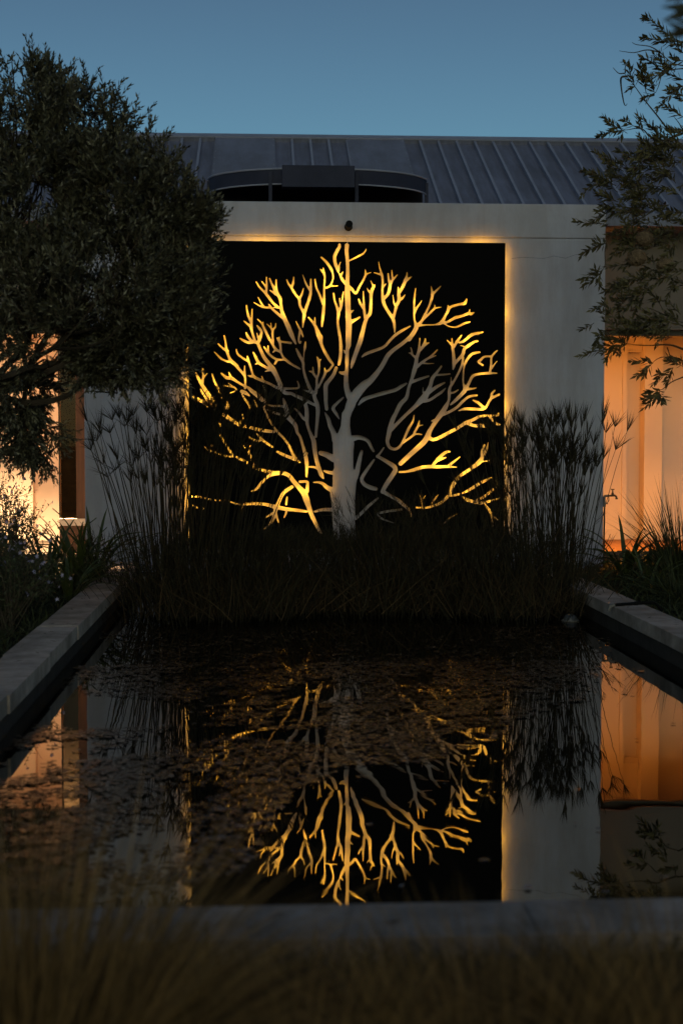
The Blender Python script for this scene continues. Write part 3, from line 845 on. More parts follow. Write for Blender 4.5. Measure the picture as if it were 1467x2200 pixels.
    for j, i in zip(*np.nonzero((code > 0) & (code < 15))):
        ed = {0: (j, i, 0), 1: (j, i + 1, 1), 2: (j + 1, i, 0), 3: (j, i, 1)}
        for a, b in E_[int(code[j, i])]: edges.append((ev(*ed[a]), ev(*ed[b])))
    nb = len(verts)
    verts += [(px0, pz0), (px1, pz0), (px1, pz1), (px0, pz1)]
    edges += [(nb, nb + 1), (nb + 1, nb + 2), (nb + 2, nb + 3), (nb + 3, nb)]
    vo, eo, fo, _, _, _ = geometry.delaunay_2d_cdt([Vector(v) for v in verts], edges, [], 0, 1e-7)
    V2 = np.array([(v.x, v.y) for v in vo]); T3 = np.array([f for f in fo if len(f) == 3])
    cen = V2[T3].mean(1)
    fi = np.clip((cen[:, 0] - px0) / g_x, 0, nx - 1.001); fj = np.clip((cen[:, 1] - pz0) / g_z, 0, nz - 1.001)
    i = fi.astype(int); j = fj.astype(int); u = fi - i; v = fj - j
    val = sdf[j, i] * (1 - u) * (1 - v) + sdf[j, i + 1] * u * (1 - v) + sdf[j + 1, i] * (1 - u) * v + sdf[j + 1, i + 1] * u * v
    T3 = T3[val > 0]
    # make front triangles face the viewer (-y)
    a, b, c = V2[T3[:, 0]], V2[T3[:, 1]], V2[T3[:, 2]]
    cr = (b[:, 0] - a[:, 0]) * (c[:, 1] - a[:, 1]) - (b[:, 1] - a[:, 1]) * (c[:, 0] - a[:, 0])
    T3[cr < 0] = T3[cr < 0][:, ::-1]
    N = len(V2)
    V = np.concatenate([np.stack([V2[:, 0], np.full(N, PY_), V2[:, 1]], 1), np.stack([V2[:, 0], np.full(N, PY_ + 0.006), V2[:, 1]], 1)])
    he = {}
    for t in T3.tolist():
        for k in range(3): he[(t[k], t[(k + 1) % 3])] = 1
    side = [(a, b) for (a, b) in he if (b, a) not in he]
    ST = []
    for a, b in side: ST += [(b, a, a + N), (b, a + N, b + N)]
    allF = np.concatenate([T3, T3[:, ::-1] + N, np.array(ST)])
    me = np_mesh('sheet', V, allF)
    return me, len(T3)

panel = root('tree_panel', ((px0 + px1) / 2, PY_, pz0), 'black metal panel with a backlit cut-out bare tree', 'wall panel')
me, ntri = panel_mesh()
me.shade_flat()
sheet = link('sheet', me, None, panel)
me.materials.append(MATS['black_steel']); me.materials.append(MATS['steel_back'])
mi = np.zeros(len(me.polygons), dtype=np.int32); mi[ntri:2 * ntri] = 1          # unpainted back
me.polygons.foreach_set('material_index', mi)
# stand-offs to the wall
for (x, z) in ((px0 + .12, pz1 - .1), (px1 - .12, pz1 - .1), (px0 + .12, pz0 + .1), (px1 - .12, pz0 + .1), (px0 + .3, pz1 - .3), (px1 - .3, pz1 - .25)):
    MB().tube([(x, PY_ + 0.006, z), (x, 0.0, z)], 0.012, 10).build('standoff', 'steel_back', panel)
# small light modules on the back of the sheet, shining at the wall
led_me = {}
def led(px, py, w=0.05, h=0.05, p=1.0):
    q = at(px, py, PY_ + 0.008)
    if w < 0.06 and h < 0.06:               # keep each module behind solid metal
        gx, gz, sd = SDF
        i = int(np.clip(np.searchsorted(gx, q.x), 14, len(gx) - 14)); j = int(np.clip(np.searchsorted(gz, q.z), 14, len(gz) - 14))
        best = None
        for dj in range(-26, 27):
            for di in range(-26, 27):
                jj, ii = j + dj, i + di
                if 0 <= jj < len(gz) and 0 <= ii < len(gx) and sd[jj, ii] > 0.019:
                    c_ = di * di + dj * dj
                    if best is None or c_ < best[0]: best = (c_, ii, jj)
        if best is None: return
        q.x, q.z = gx[best[1]], gz[best[2]]
    k = round(p, 2)
    if ('led%g' % k) not in MATS:
        m = MATS['led'].copy(); m.node_tree.nodes['Principled BSDF'].inputs['Emission Strength'].default_value = LED_E * k
        MATS['led%g' % k] = m
    MB().add([(q.x - w / 2, q.y, q.z - h / 2), (q.x + w / 2, q.y, q.z - h / 2), (q.x + w / 2, q.y, q.z + h / 2), (q.x - w / 2, q.y, q.z + h / 2)], [(0, 3, 2, 1)]
             ).build('light_module', 'led%g' % k, panel)
LED_E = 26.0; LED_IN = 4.4
for x0, x1, p in ((505, 625, 1.2), (665, 745, .8), (775, 812, .35), (862, 943, .9), (985, 1078, 1.3)):
    w_ = (x1 - x0 - 50) / 230; led((x0 + x1) / 2, 527, w_, 0.016, p * .95)
for y0, y1, p in ((535, 585, .9), (640, 700, 1.3), (745, 800, 1.0), (840, 905, 1.2), (950, 1010, 1.2), (1050, 1110, .8)):
    led(1077, (y0 + y1) / 2, 0.018, (y1 - y0 - 36) / 230, p * 1.3)
for y0, y1, p in ((560, 650, .8), (700, 760, .9), (800, 860, 1.0), (900, 990, 1.1), (1030, 1110, .8)):
    led(411, (y0 + y1) / 2, 0.018, (y1 - y0 - 36) / 230, p * 1.1)
led(744, 522, 2.86, 0.007, .65); led(1081.5, 840, 0.007, 2.7, 1.1); led(407.5, 840, 0.007, 2.7, 1.1)   # thin run right along the edge
glow = [(735, 580, 70, 1.0), (690, 690, 60, 1), (770, 640, 60, .9), (620, 640, 50, 1), (560, 640, 60, .7), (550, 760, 50, .9), (450, 850, 50, 1.1), (480, 900, 60, 1.2), (520, 950, 60, 1.0),
        (600, 1020, 60, 1.3), (660, 1050, 45, 1.2), (540, 1080, 60, .8), (640, 1120, 50, .5), (830, 620, 50, .8), (880, 640, 50, .5), (810, 700, 50, .7), (920, 690, 50, .55), (1000, 670, 60, .8),
        (1000, 730, 50, .8), (910, 720, 30, .5), (1050, 770, 50, .6), (1060, 860, 45, 1), (1020, 900, 50, .7), (940, 950, 60, .9), (950, 990, 50, 1), (890, 1000, 40, .7), (1030, 1000, 50, .6),
        (1040, 1070, 50, .8), (480, 780, 60, .6), (430, 1060, 40, .8), (520, 720, 50, .5), (720, 780, 35, .6), (1000, 1060, 60, .6), (900, 1070, 45, .4), (480, 1000, 50, .8)]
for gy_ in range(545, 1160, 34):
    for gx_ in range(428, 1065, 34):
        x = gx_ + rng.uniform(-9, 9); y = gy_ + rng.uniform(-9, 9)
        p = sum(c * math.exp(-((x - a) ** 2 + (y - b) ** 2) / (2 * (s_ * .62) ** 2)) for a, b, s_, c in glow)
        p = round(min(p * 1.15, 1.8) * 5) / 5
        if p >= 0.4: led(x, y, 0.026, 0.026, p * LED_IN)
# short wire from the wall to the top of the tree
q0 = at(744, 505, -0.004); q1 = at(746, 524, PY_ - 0.004)
tag(MB().tube([q0, (q0.x + .002, PY_ * .5, q0.z - .02), (q1.x, PY_ - .004, q1.z + .03), q1], 0.0022, 6).build('hanging_wire', 'wire'),
    'short pale wire hooked over the panel top above the tree', 'wire')

# ================================================================== TAP, PIPE, FLOAT
ty = -0.10
p_t = at(1297, 1065, ty)
tap = root('standpipe_tap', (p_t.x, ty, 0), 'brass garden tap on a thin standpipe at the wall corner', 'tap')
pxm = 13.2 / F_PX
MB().tube([(p_t.x, ty, 0.0), (p_t.x + .004, ty, p_t.z - 0.10)], 0.0085, 10).build('standpipe', 'brass', tap)
MB().tube([(p_t.x + .003, ty, p_t.z - 0.105), (p_t.x, ty, p_t.z - 0.014), (p_t.x + 0.006, ty, p_t.z - .003), (p_t.x + 0.03, ty, p_t.z), (p_t.x + .04, ty, p_t.z)], [.0125, .0125, .0125, .012, .0125], 12).build('elbow', 'pipe_grey', tap)
MB().tube([(p_t.x + .04, ty, p_t.z), (p_t.x + .062, ty, p_t.z), (p_t.x + .08, ty, p_t.z + .004), (p_t.x + .1, ty, p_t.z + .002), (p_t.x + .114, ty, p_t.z - .008), (p_t.x + .118, ty, p_t.z - .026)],
          [.0095, .0095, .013, .010, .0095, .010], 12).build('spout', 'brass', tap)
MB().tube([(p_t.x + .118, ty, p_t.z - .022), (p_t.x + .1185, ty, p_t.z - .033)], [.012, .014], 12).build('nozzle', 'brass', tap)
MB().tube([(p_t.x + .08, ty, p_t.z), (p_t.x + .08, ty, p_t.z + .026), (p_t.x + .08, ty, p_t.z + .03), (p_t.x + .08, ty, p_t.z + .058)], [.013, .012, .007, .0045], 12).build('valve_stem', 'brass', tap)
MB().tube([(p_t.x + .065, ty, p_t.z + .06), (p_t.x + .08, ty, p_t.z + .057), (p_t.x + .095, ty, p_t.z + .06)], [.006, .005, .006], 8).build('handle', 'brass', tap)
MB().tube([(p_t.x + .043, ty, p_t.z - .008), (p_t.x + .043, ty - .004, p_t.z - .045), (p_t.x + .03, ty - .004, p_t.z - .065), (p_t.x + .026, ty - .004, p_t.z - .08)], [.004, .005, .004, .009], 8).build('lever', 'brass', tap)

h0, h1 = atz(1326, 1299, KZ + 0.012), atz(1406, 1294, KZ + 0.012)
hp = root('kerb_pipe', ((h0.x + h1.x) / 2, (h0.y + h1.y) / 2, KZ), 'short black pipe lying across the kerb', 'pipe')
MB().tube([h0 - Vector((0.02, 0, 0.002)), h0, (h0 + h1) / 2 + Vector((0, 0.01, 0)), h1, h1 + Vector((0.05, 0, -0.06))], 0.0105, 10).build('pipe', 'black_plastic', hp)
mid = (h0 + h1) / 2
MB().tube([mid - Vector((0.012, -.01, 0)), mid + Vector((0.012, .01, 0))], 0.014, 10).build('clamp', 'black_plastic', hp)
MB().tube([h0 - Vector((0.02, 0, 0.002)), h0 - Vector((0.05, 0, 0.012)), h0 - Vector((0.062, 0, 0.045))], [.013, .013, .011], 10).build('fitting', 'pipe_grey', hp)

fp = atz(1224, 1334, WZ)
fl = root('pond_float', (fp.x, fp.y, WZ), 'small pale dome floating at the edge of the reeds', 'float')
prof = [(0.0, 0.052), (0.02, 0.05), (0.038, 0.04), (0.05, 0.022), (0.054, 0.004), (0.054, -0.02)]
fm = MB(); vs = []; fs = []
for i, (rr, z) in enumerate(prof):
    for k in range(20):
        a = 2 * math.pi * k / 20; vs.append((fp.x + max(rr, .001) * math.cos(a), fp.y + max(rr, .001) * math.sin(a), z + WZ))
for i in range(len(prof) - 1):
    for k in range(20): fs.append((i * 20 + k, i * 20 + (k + 1) % 20, (i + 1) * 20 + (k + 1) % 20, (i + 1) * 20 + k))
fm.add(vs, fs).build('dome', 'pale_plastic', fl, smooth=True)
MB().tube([(fp.x + .058 * math.cos(a), fp.y + .058 * math.sin(a), WZ + 0.004) for a in np.linspace(0, 2 * math.pi, 25)], 0.007, 6, cap=False).build('rim', 'pipe_grey', fl, smooth=True)

# ================================================================== TREES
def branch(mb, pts, r0, r1, n=6, sub=4, wob=0.0):
    P = np.array([tuple(p) for p in pts], float); Q = [P[0]]
    for i in range(len(P) - 1):
        p0 = P[max(i - 1, 0)]; p1 = P[i]; p2 = P[i + 1]; p3 = P[min(i + 2, len(P) - 1)]
        for t in np.linspace(0, 1, sub + 1)[1:]:
            Q.append(0.5 * (2 * p1 + (p2 - p0) * t + (2 * p0 - 5 * p1 + 4 * p2 - p3) * t * t + (3 * p1 - p0 - 3 * p2 + p3) * t ** 3))
    Q = np.array(Q)
    if wob: Q[1:] += rng.normal(0, wob, Q[1:].shape)
    mb.tube(Q, list(np.linspace(r0, r1, len(Q))), n, cap=False)
    return Q

def sprig(G, TW, base, d, length, nleaf, L, W, spread=0.75, curve=0.25):
    """a leafy shoot: thin twig plus alternate leaves"""
    d = d / np.linalg.norm(d)
    side = np.cross(d, rng.normal(size=3)); side /= np.linalg.norm(side)
    t = np.linspace(0.08, 1.0, nleaf)
    bend = side * curve * length
    P = base + d * (t[:, None] * length) + bend * t[:, None] ** 2
    ax = unit(d + 2 * (bend / length) * t[:, None])
    ph = np.arange(nleaf) * 2.4 + rng.uniform(0, 6.28)
    u = unit(np.cross(ax, side)); v = np.cross(ax, u)
    rad = u * np.cos(ph)[:, None] + v * np.sin(ph)[:, None]
    s = spread * (1.05 - 0.55 * t[:, None]) * rng.uniform(0.8, 1.2, (nleaf, 1))
    D = unit(ax + rad * s)
    Nn = unit(np.cross(np.cross(D, ax), D) * -1 + rng.normal(0, 0.25, (nleaf, 3)) + ax)
    ll = L * rng.uniform(0.7, 1.15, nleaf) * (1 - 0.3 * t)
    G.add(*leaf_geo(P, D, Nn, ll, np.full(nleaf, W) * rng.uniform(.8, 1.2, nleaf)))
    if TW is not None:
        tt = np.array([0, .5, 1.0])[:, None]
        TW.tube(base + d * tt * length + bend * tt ** 2, [0.0028, 0.0022, 0.0012], 3, cap=False)

# ---- big dense tree on the left
TY = -4.6; MPP = (13.3 + TY) / F_PX
tb = at(-70, 1300, TY); tb.z = 0.03
ltree = root('olive_tree', tb, 'large dense small-leaved tree overhanging the pale yellow window', 'tree')
G = GEO(); TW = MB(); BR = MB()
fork = at(-45, 850, TY)
branch(BR, [tb, at(-85, 1100, TY), at(-70, 980, TY), fork], 0.10, 0.07, 10)
blobs = [  # px, py, rx, ry, Y, depth radius, weight
    (50, 265, 130, 150, -4.6, .55, 1.0), (175, 300, 130, 140, -4.6, .55, 1.0), (90, 440, 190, 190, -4.8, .6, 1.3), (265, 420, 130, 150, -4.7, .55, 1.1),
    (350, 440, 95, 120, -4.6, .45, .9), (395, 560, 78, 110, -4.6, .4, .9), (200, 590, 200, 150, -4.9, .6, 1.4), (330, 650, 130, 110, -4.7, .45, 1.0),
    (40, 610, 150, 130, -4.8, .6, 1.0), (395, 690, 62, 85, -4.6, .35, .75), (260, 745, 120, 85, -4.6, .4, 1.05), (330, 775, 90, 60, -4.5, .3, .5), (100, 765, 120, 80, -4.6, .4, .2),
    (50, 850, 80, 80, -4.5, .3, .42), (20, 940, 75, 70, -4.4, .3, .26), (90, 960, 45, 62, -4.4, .2, .2), (210, 800, 60, 55, -4.5, .3, .3), (420, 480, 45, 60, -4.6, .3, .3), (-40, 400, 120, 220, -4.7, .6, .8)]
limbs = []; wsum = sum(b[6] for b in blobs); NS = 7800
for bi, (bx, by, rx, ry, Y, dr, wt) in enumerate(blobs):
    c = np.array(at(bx, by, Y)); sx = rx * MPP; sz = ry * MPP
    # limbs into the blob
    lim = at(bx, by + ry * 0.35, Y + 0.1)
    lim = np.array(lim)
    if wt >= .8 or not limbs: st0, r0_ = np.array(fork), .024
    else:
        allq = np.concatenate(limbs); st0 = allq[np.argmin(((allq - lim) ** 2).sum(1))]; r0_ = .011
    m1 = st0 * .6 + lim * .4 + np.array([0, .05, -0.10 if wt >= .8 else 0]) + rng.normal(0, .09, 3); m2 = st0 * .25 + lim * .75 + rng.normal(0, .07, 3)
    Q = branch(BR, [st0, m1, m2, lim], r0_, 0.007, 6, 5, 0.008)
    limbs.append(Q[3:])
    for k in range(int(8 + 8 * wt)):
        u = unit(rng.normal(size=3)) * rng.uniform(.5, .95); e = c + u * np.array([sx, dr, sz])
        st = Q[rng.integers(len(Q) // 2, len(Q))]
        branch(BR, [st, (st + e) / 2 + rng.normal(0, .05, 3) - np.array([0, 0, .03]), e], 0.009, 0.003, 4, 3, 0.004)
    # foliage in separate clumps, each a burst of shoots from one branchlet
    ncl = max(4, int(26 * wt)); n_ = int(NS * wt / wsum / ncl)
    for q in range(ncl):
        u = unit(rng.normal(size=3)); rr = rng.uniform(.45, 1.0) ** .5
        cc = c + u * rr * np.array([sx, dr, sz]) * .88
        crad = rng.uniform(.07, .13)
        for k in range(n_):
            v_ = unit(rng.normal(size=3)); p = cc + v_ * crad * rng.uniform(.1, 1.0)
            if k % 3 == 0 and wt > .7:
                u2 = unit(rng.normal(size=3)); p = c + u2 * rng.uniform(.3, 1.0) ** .5 * np.array([sx, dr, sz]) * .9
            d = u * np.array([1, 1, .7]) * .5 + v_ * .55 + np.array([0, -0.15, 0.8 if by < 700 else -0.05]) + rng.normal(0, .22, 3)
            if by >= 840: d = d + np.array([0.1, 0, -0.7])
            ln = rng.uniform(.08, .19) * (1.25 if rng.uniform() < .12 else 1)
            sprig(G, TW if rr > .75 else None, p - unit(d) * ln * .4, d, ln, int(ln * 64) + 5, 0.050, 0.0128, 0.75)
BR.build('trunk', 'bark', ltree)
TW.build('twigs', 'twig', ltree)['kind'] = 'stuff'
G.build('crown', 'leaf_olive', ltree)

# ---- willowy tree on the right: traced shoots
TY2 = -3.0
t2 = at(1640, 1300, TY2); t2.z = 0.03
rtree = root('willow_tree', t2, 'loose narrow-leaved tree with bird nests reaching in by the orange doorway', 'tree')
G = GEO(); TW = MB(); BR = MB()
top2 = at(1610, 60, TY2)
trunkQ = branch(BR, [t2, at(1655, 900, TY2), at(1620, 500, TY2), top2], 0.085, 0.02, 10)
Z7 = [  # pixel/4.89 in the enlarged crop: path, leafy fraction from the tip, radius mm
    ('1110 470;950 370;860 290;740 190;690 200', 1), ('1000 450;860 430;740 400;680 410', 1), ('1110 690;990 660;870 555', 0), ('870 555;760 490;620 470;570 445', 0),
    ('860 550;730 525;600 552;500 545;435 535', 0), ('1110 560;1030 480;990 420', 1), ('1110 720;1010 730;880 750', 0), ('900 745;800 680;740 630;680 610', 1), ('910 730;850 620;800 570', 1),
    ('1110 1580;1000 1440;860 1250;700 1050;600 910;490 770', 0), ('600 910;560 800;530 700;490 655', 1), ('720 980;690 850;660 740;650 670', .9), ('780 900;720 800;690 700', 1), ('990 670;900 740;850 900;820 970', 0),
    ('820 970;760 1000;680 1050', 1), ('600 910;570 930;540 940', 1), ('820 900;740 850;640 800', 1), ('800 960;790 880;760 800', 1), ('490 770;430 770;370 710', 0), ('520 803;460 815;455 900;480 1060;500 1110;520 1090', 0),
    ('500 770;500 700;520 690', 0), ('1110 640;1040 630;990 605', 1), ('1110 840;1040 810;970 790', 1), ('1110 1010;1050 970;985 930', 1), ('1110 1230;1040 1190;900 1110', 1), ('1110 1380;1060 1290;1010 1230', 0),
    ('1110 1400;1000 1440;870 1480;760 1440;690 1365;610 1350;540 1362;470 1370', 0), ('500 1365;400 1380;300 1400;220 1430', 1), ('470 1365;400 1330;330 1270;270 1230', 1), ('480 1375;460 1420;440 1450', 1), ('690 1370;560 1310;490 1265', .6),
    ('870 1480;800 1370;720 1290;640 1220', 1), ('850 1500;830 1420;780 1330', 1), ('700 1400;650 1330;640 1260', .8), ('1110 1390;900 1520;700 1680;540 1830;400 1980', 0), ('980 1440;800 1580;640 1770;520 1860', 0),
    ('700 1750;560 1640;420 1580', .9), ('480 1800;380 1740;290 1690', .9), ('400 1950;260 1880;150 1830;50 1800', .9), ('420 2020;320 1950;200 1900', .8), ('420 2120;300 2080;210 2040', .9), ('420 2200;330 2170;250 2170', .9), ('620 2000;520 1900;380 1850', .9)]
Z8 = [('560 30;420 20;300 40;210 60', .9), ('400 60;300 90;200 140;130 190', 1), ('900 0;820 250;640 450', 0), ('800 60;600 180;440 260;380 275;300 400', 0), ('300 405;220 430;130 470;40 530', 1), ('270 420;220 400;180 395', 1), ('300 400;285 500;285 640;240 700', 0),
      ('245 700;170 720;60 780', 1), ('240 720;160 790;70 850', 1), ('240 720;220 800;240 870', 1), ('230 740;190 690;180 680', 1), ('700 400;560 380;400 380', .9), ('640 480;540 460;420 520', .9), ('700 750;560 780;420 830;290 910', 1), ('560 800;450 850;350 930', 1),
      ('760 860;650 950;540 1060;440 1130', 1), ('640 900;520 990;380 1000', 1), ('700 950;620 1060;600 1130', 1), ('1110 1280;990 1200;930 1160;860 1040;820 950', 0), ('860 1030;800 960;760 900', 1), ('840 980;800 1010;790 1030', 1), ('930 1165;830 1120;760 1090;700 1085', 0),
      ('1110 800;1000 790;880 740', .3), ('1000 790;1010 830;1020 880', 1), ('1110 1270;900 1230;700 1270;540 1240;430 1190', .8), ('1110 1330;900 1310;700 1330;500 1310;390 1320', .8), ('1110 1240;950 1200;760 1210;640 1190', .8), ('1110 1370;850 1370;600 1350;440 1360', .7),
      ('1110 1520;1000 1480;900 1470;780 1478;640 1475;520 1460', 0), ('520 1460;460 1500;400 1530', .7), ('440 1400;340 1420;230 1360;200 1430', 1), ('520 1460;420 1420;300 1390', 1), ('420 1500;340 1560;300 1640', 1), ('330 1520;240 1530;140 1550;30 1590', 1), ('400 1480;280 1480;210 1490', 1),
      ('1110 1640;1000 1620;900 1600;820 1630;770 1680', 0), ('790 1665;700 1640;570 1650', 1), ('770 1680;720 1730;630 1790', 1), ('760 1680;720 1740;700 1800', 1), ('1110 1700;1020 1660;950 1640', 1), ('1110 1640;1040 1630;960 1600', 1), ('1000 1710;960 1780;880 1800;800 1880', 1),
      ('980 1760;960 1820;930 1860', 1), ('900 1790;860 1780;835 1770', 1), ('1110 1810;990 1860;900 1930;860 1950', 0), ('860 1950;800 1960;740 1975', 1), ('860 1950;850 2010;760 2030;685 2050', 1), ('850 2010;780 2060;700 2130', 1), ('860 1990;890 2020;910 2040', 1), ('850 2010;860 2050;880 2070', 1), ('940 1500;960 1560;970 1620', 0)]
def shoot(path, leafy, oy, dep):
    pts = []
    k = len(path)
    for i, (x, y) in enumerate(path):
        pts.append(np.array(at(1240 + x / 4.89, oy + y / 4.89, dep + (rng.normal(0, .03) if 0 < i else 0))))
    r0 = 0.0052 if leafy == 0 else 0.0030
    Q = branch(TW, pts, r0 if k < 6 else 0.009, 0.0016, 5, 5)
    if leafy:
        seg = np.linalg.norm(np.diff(Q, axis=0), axis=1); cum = np.r_[0, np.cumsum(seg)]; Lt = cum[-1]
        nl = max(6, int(Lt * leafy / 0.0095))
        t = np.linspace(1 - leafy, 1.0, nl) * Lt
        P = np.stack([np.interp(t, cum, Q[:, a]) for a in range(3)], 1)
        ax = unit(np.gradient(P, axis=0))
        ph = np.arange(nl) * 2.3 + rng.uniform(0, 6)
        u = unit(np.cross(ax, np.array([0.2, 0.9, 0.3]))); v = np.cross(ax, u)
        rad = u * np.cos(ph)[:, None] + v * np.sin(ph)[:, None]
        D = unit(ax + rad * rng.uniform(.7, 1.1, (nl, 1)) * np.linspace(1.0, .55, nl)[:, None])
        Nn = unit(ax + rng.normal(0, .3, (nl, 3)))
        G.add(*leaf_geo(P, D, Nn, 0.080 * rng.uniform(.7, 1.2, nl) * np.linspace(1, .75, nl), 0.0215 * rng.uniform(.8, 1.2, nl)))
for tbl, oy in ((Z7, 0), (Z8, 440)):
    for s, lf in tbl:
        path = [tuple(map(float, q.split())) for q in s.split(';')]
        shoot(path, lf, oy, TY2 + rng.normal(0, .05))
# limbs that carry the shoots in from the trunk outside the picture
for (x, y) in ((1467, 96), (1467, 141), (1467, 207), (1467, 287), (1467, 322), (1467, 440), (1467, 520), (1467, 604), (1467, 702), (1467, 751), (1467, 810)):
    e = np.array(at(x, y, TY2)); st = trunkQ[np.argmin(np.abs(trunkQ[:, 2] - (e[2] - 0.15)))]
    branch(BR, [st, (st + e) / 2 + np.array([0, .03, .02]), e], 0.014, 0.007, 6)
# denser foliage between the traced shoots
for (bx, by, rx, ry, k) in ((1395, 350, 75, 55, 90), (1345, 395, 70, 60, 95), (1430, 430, 50, 70, 80), (1370, 470, 70, 50, 85), (1430, 330, 45, 35, 40), (1375, 530, 60, 60, 55), (1440, 520, 40, 60, 50), (1400, 600, 75, 40, 55),
                            (1350, 630, 55, 40, 42), (1395, 700, 80, 24, 70), (1440, 690, 35, 35, 40), (1450, 190, 22, 70, 26), (1480, 400, 60, 300, 120), (1340, 735, 30, 22, 16)):
    for _ in range(int(k * .24)):
        p = np.array(at(bx + rng.normal(0, .5) * rx, by + rng.normal(0, .5) * ry, TY2 + rng.normal(0, .22)))
        d = np.array([-0.8, rng.normal(0, .5), rng.normal(0.05, .55)]) + rng.normal(0, .25, 3)
        ln = rng.uniform(.10, .2)
        sprig(G, TW, p, d, ln, int(ln * 75) + 4, 0.070, 0.018, 0.9)
BR.build('trunk', 'bark', rtree); TW.build('twigs', 'twig', rtree)['kind'] = 'stuff'
G.build('crown', 'leaf_willow', rtree)

# ---- woven bird nests hanging in it
def nest(px, py, r, tilt, label):
    c = at(px, py, TY2 - 0.16)
    rt = root('bird_nest', c, label, 'nest', 'woven nests in the narrow-leaved tree')
    bm = bmesh.new(); bmesh.ops.create_icosphere(bm, subdivisions=4, radius=1.0)
    for v in bm.verts:
        q = v.co.normalized()
        k = 1 + 0.07 * math.sin(9 * q.x + 4 * q.z) * math.sin(7 * q.y + 2) + 0.03 * math.sin(23 * q.z + 11 * q.x)
        hole = (q - Vector((-0.35, -0.45, -0.8)).normalized()).length
        if hole < 0.42: k *= 0.55 + 0.45 * (hole / 0.42) ** 3
        v.co = Vector((q.x * r * 1.08 * k, q.y * r * k, q.z * r * 0.92 * k))
    me = bpy.data.meshes.new('shell'); bm.to_mesh(me); bm.free()
    o = bpy.data.objects.new('shell', me); C.objects.link(o); me.materials.append(MATS['nest_straw']); o.parent = rt; o.rotation_euler = (0, tilt, 0)
    st = MB()
    for k in range(90):
        n1 = Vector(rng.normal(size=3)).normalized(); n2 = n1.cross(Vector(rng.normal(size=3))).normalized()
        a0 = rng.uniform(0, 6.28); sp_ = rng.uniform(.5, 1.6); rr = r * rng.uniform(1.0, 1.07)
        pts = [(n1 * math.cos(a0 + sp_ * t) + n2 * math.sin(a0 + sp_ * t)) * rr * (1 + (0.1 if i == 5 else 0)) for i, t in enumerate(np.linspace(0, 1, 6))]
        st.tube([(p.x * 1.08, p.y, p.z * .92) for p in pts], 0.0016, 3, cap=False)
    me2 = bpy.data.meshes.new('straws'); me2.from_pydata(st.v, [], st.f); me2.materials.append(MATS['nest_straw'])
    o2 = bpy.data.objects.new('straws', me2); C.objects.link(o2); o2.parent = rt; o2['kind'] = 'stuff'
    tw = MB().tube([Vector((0, 0, r * .8)), Vector((.02, .02, r * 1.6)), Vector((.06, .06, r * 2.4))], [.004, .0035, .003], 5)
    me3 = bpy.data.meshes.new('hanger'); me3.from_pydata(tw.v, [], tw.f); me3.materials.append(MATS['twig'])
    o3 = bpy.data.objects.new('hanger', me3); C.objects.link(o3); o3.parent = rt
nest(1382, 513, 0.056, 0.2, 'woven brown bird nest, topmost of the three')
nest(1367, 554, 0.062, -0.2, 'woven brown bird nest closest to the white wall corner, just under the topmost')
nest(1428, 571, 0.056, 0.3, 'woven brown bird nest, lowest of the three')

# ---- out-of-focus twig close to the camera at the top corner
nb = Vector((2.2, -10.0, 0.03))
ntree = root('sapling', nb, 'blurred dark leafy twig in the upper corner, close to the camera', 'tree')
G = GEO(); BR = MB()
tip = [at(1660, -160, -10.1), at(1560, -60, -10.15), at(1490, 40, -10.2), at(1445, 78, -10.2)]
branch(BR, [nb, Vector((2.3, -10.0, 1.5)), tip[0], tip[1]], 0.03, 0.006, 8)
branch(BR, tip, 0.006, 0.002, 5)
branch(BR, [tip[1], at(1500, -30, -10.2), at(1450, 5, -10.2)], 0.004, 0.002, 5)
for (a, b, ln, wd) in (((1500, 20), (1440, 14), .085, .026), ((1490, 22), (1430, 40), .075, .022), ((1480, 75), (1425, 72), .07, .02), ((1500, 90), (1450, 55), .09, .026), ((1490, -20), (1445, -5), .07, .024),
                       ((1520, 60), (1462, 45), .08, .026), ((1540, 0), (1475, -30), .08, .026), ((1545, 90), (1480, 110), .085, .024), ((1530, -50), (1480, -80), .08, .024)):
    P0 = np.array(at(*a, -10.2)); P1 = np.array(at(*b, -10.2))
    G.add(*leaf_geo(P0[None], (P1 - P0)[None], np.array([[0.2, -1, .3]]), [ln], [wd]))
for _ in range(60):
    p = np.array(at(1760, -260, -10.1)) + rng.normal(0, .1, 3)
    G.add(*leaf_geo(p[None], rng.normal(size=(1, 3)), rng.normal(size=(1, 3)), [.085], [.025]))
BR.build('trunk', 'bark', ntree); G.build('crown', 'leaf_near', ntree)

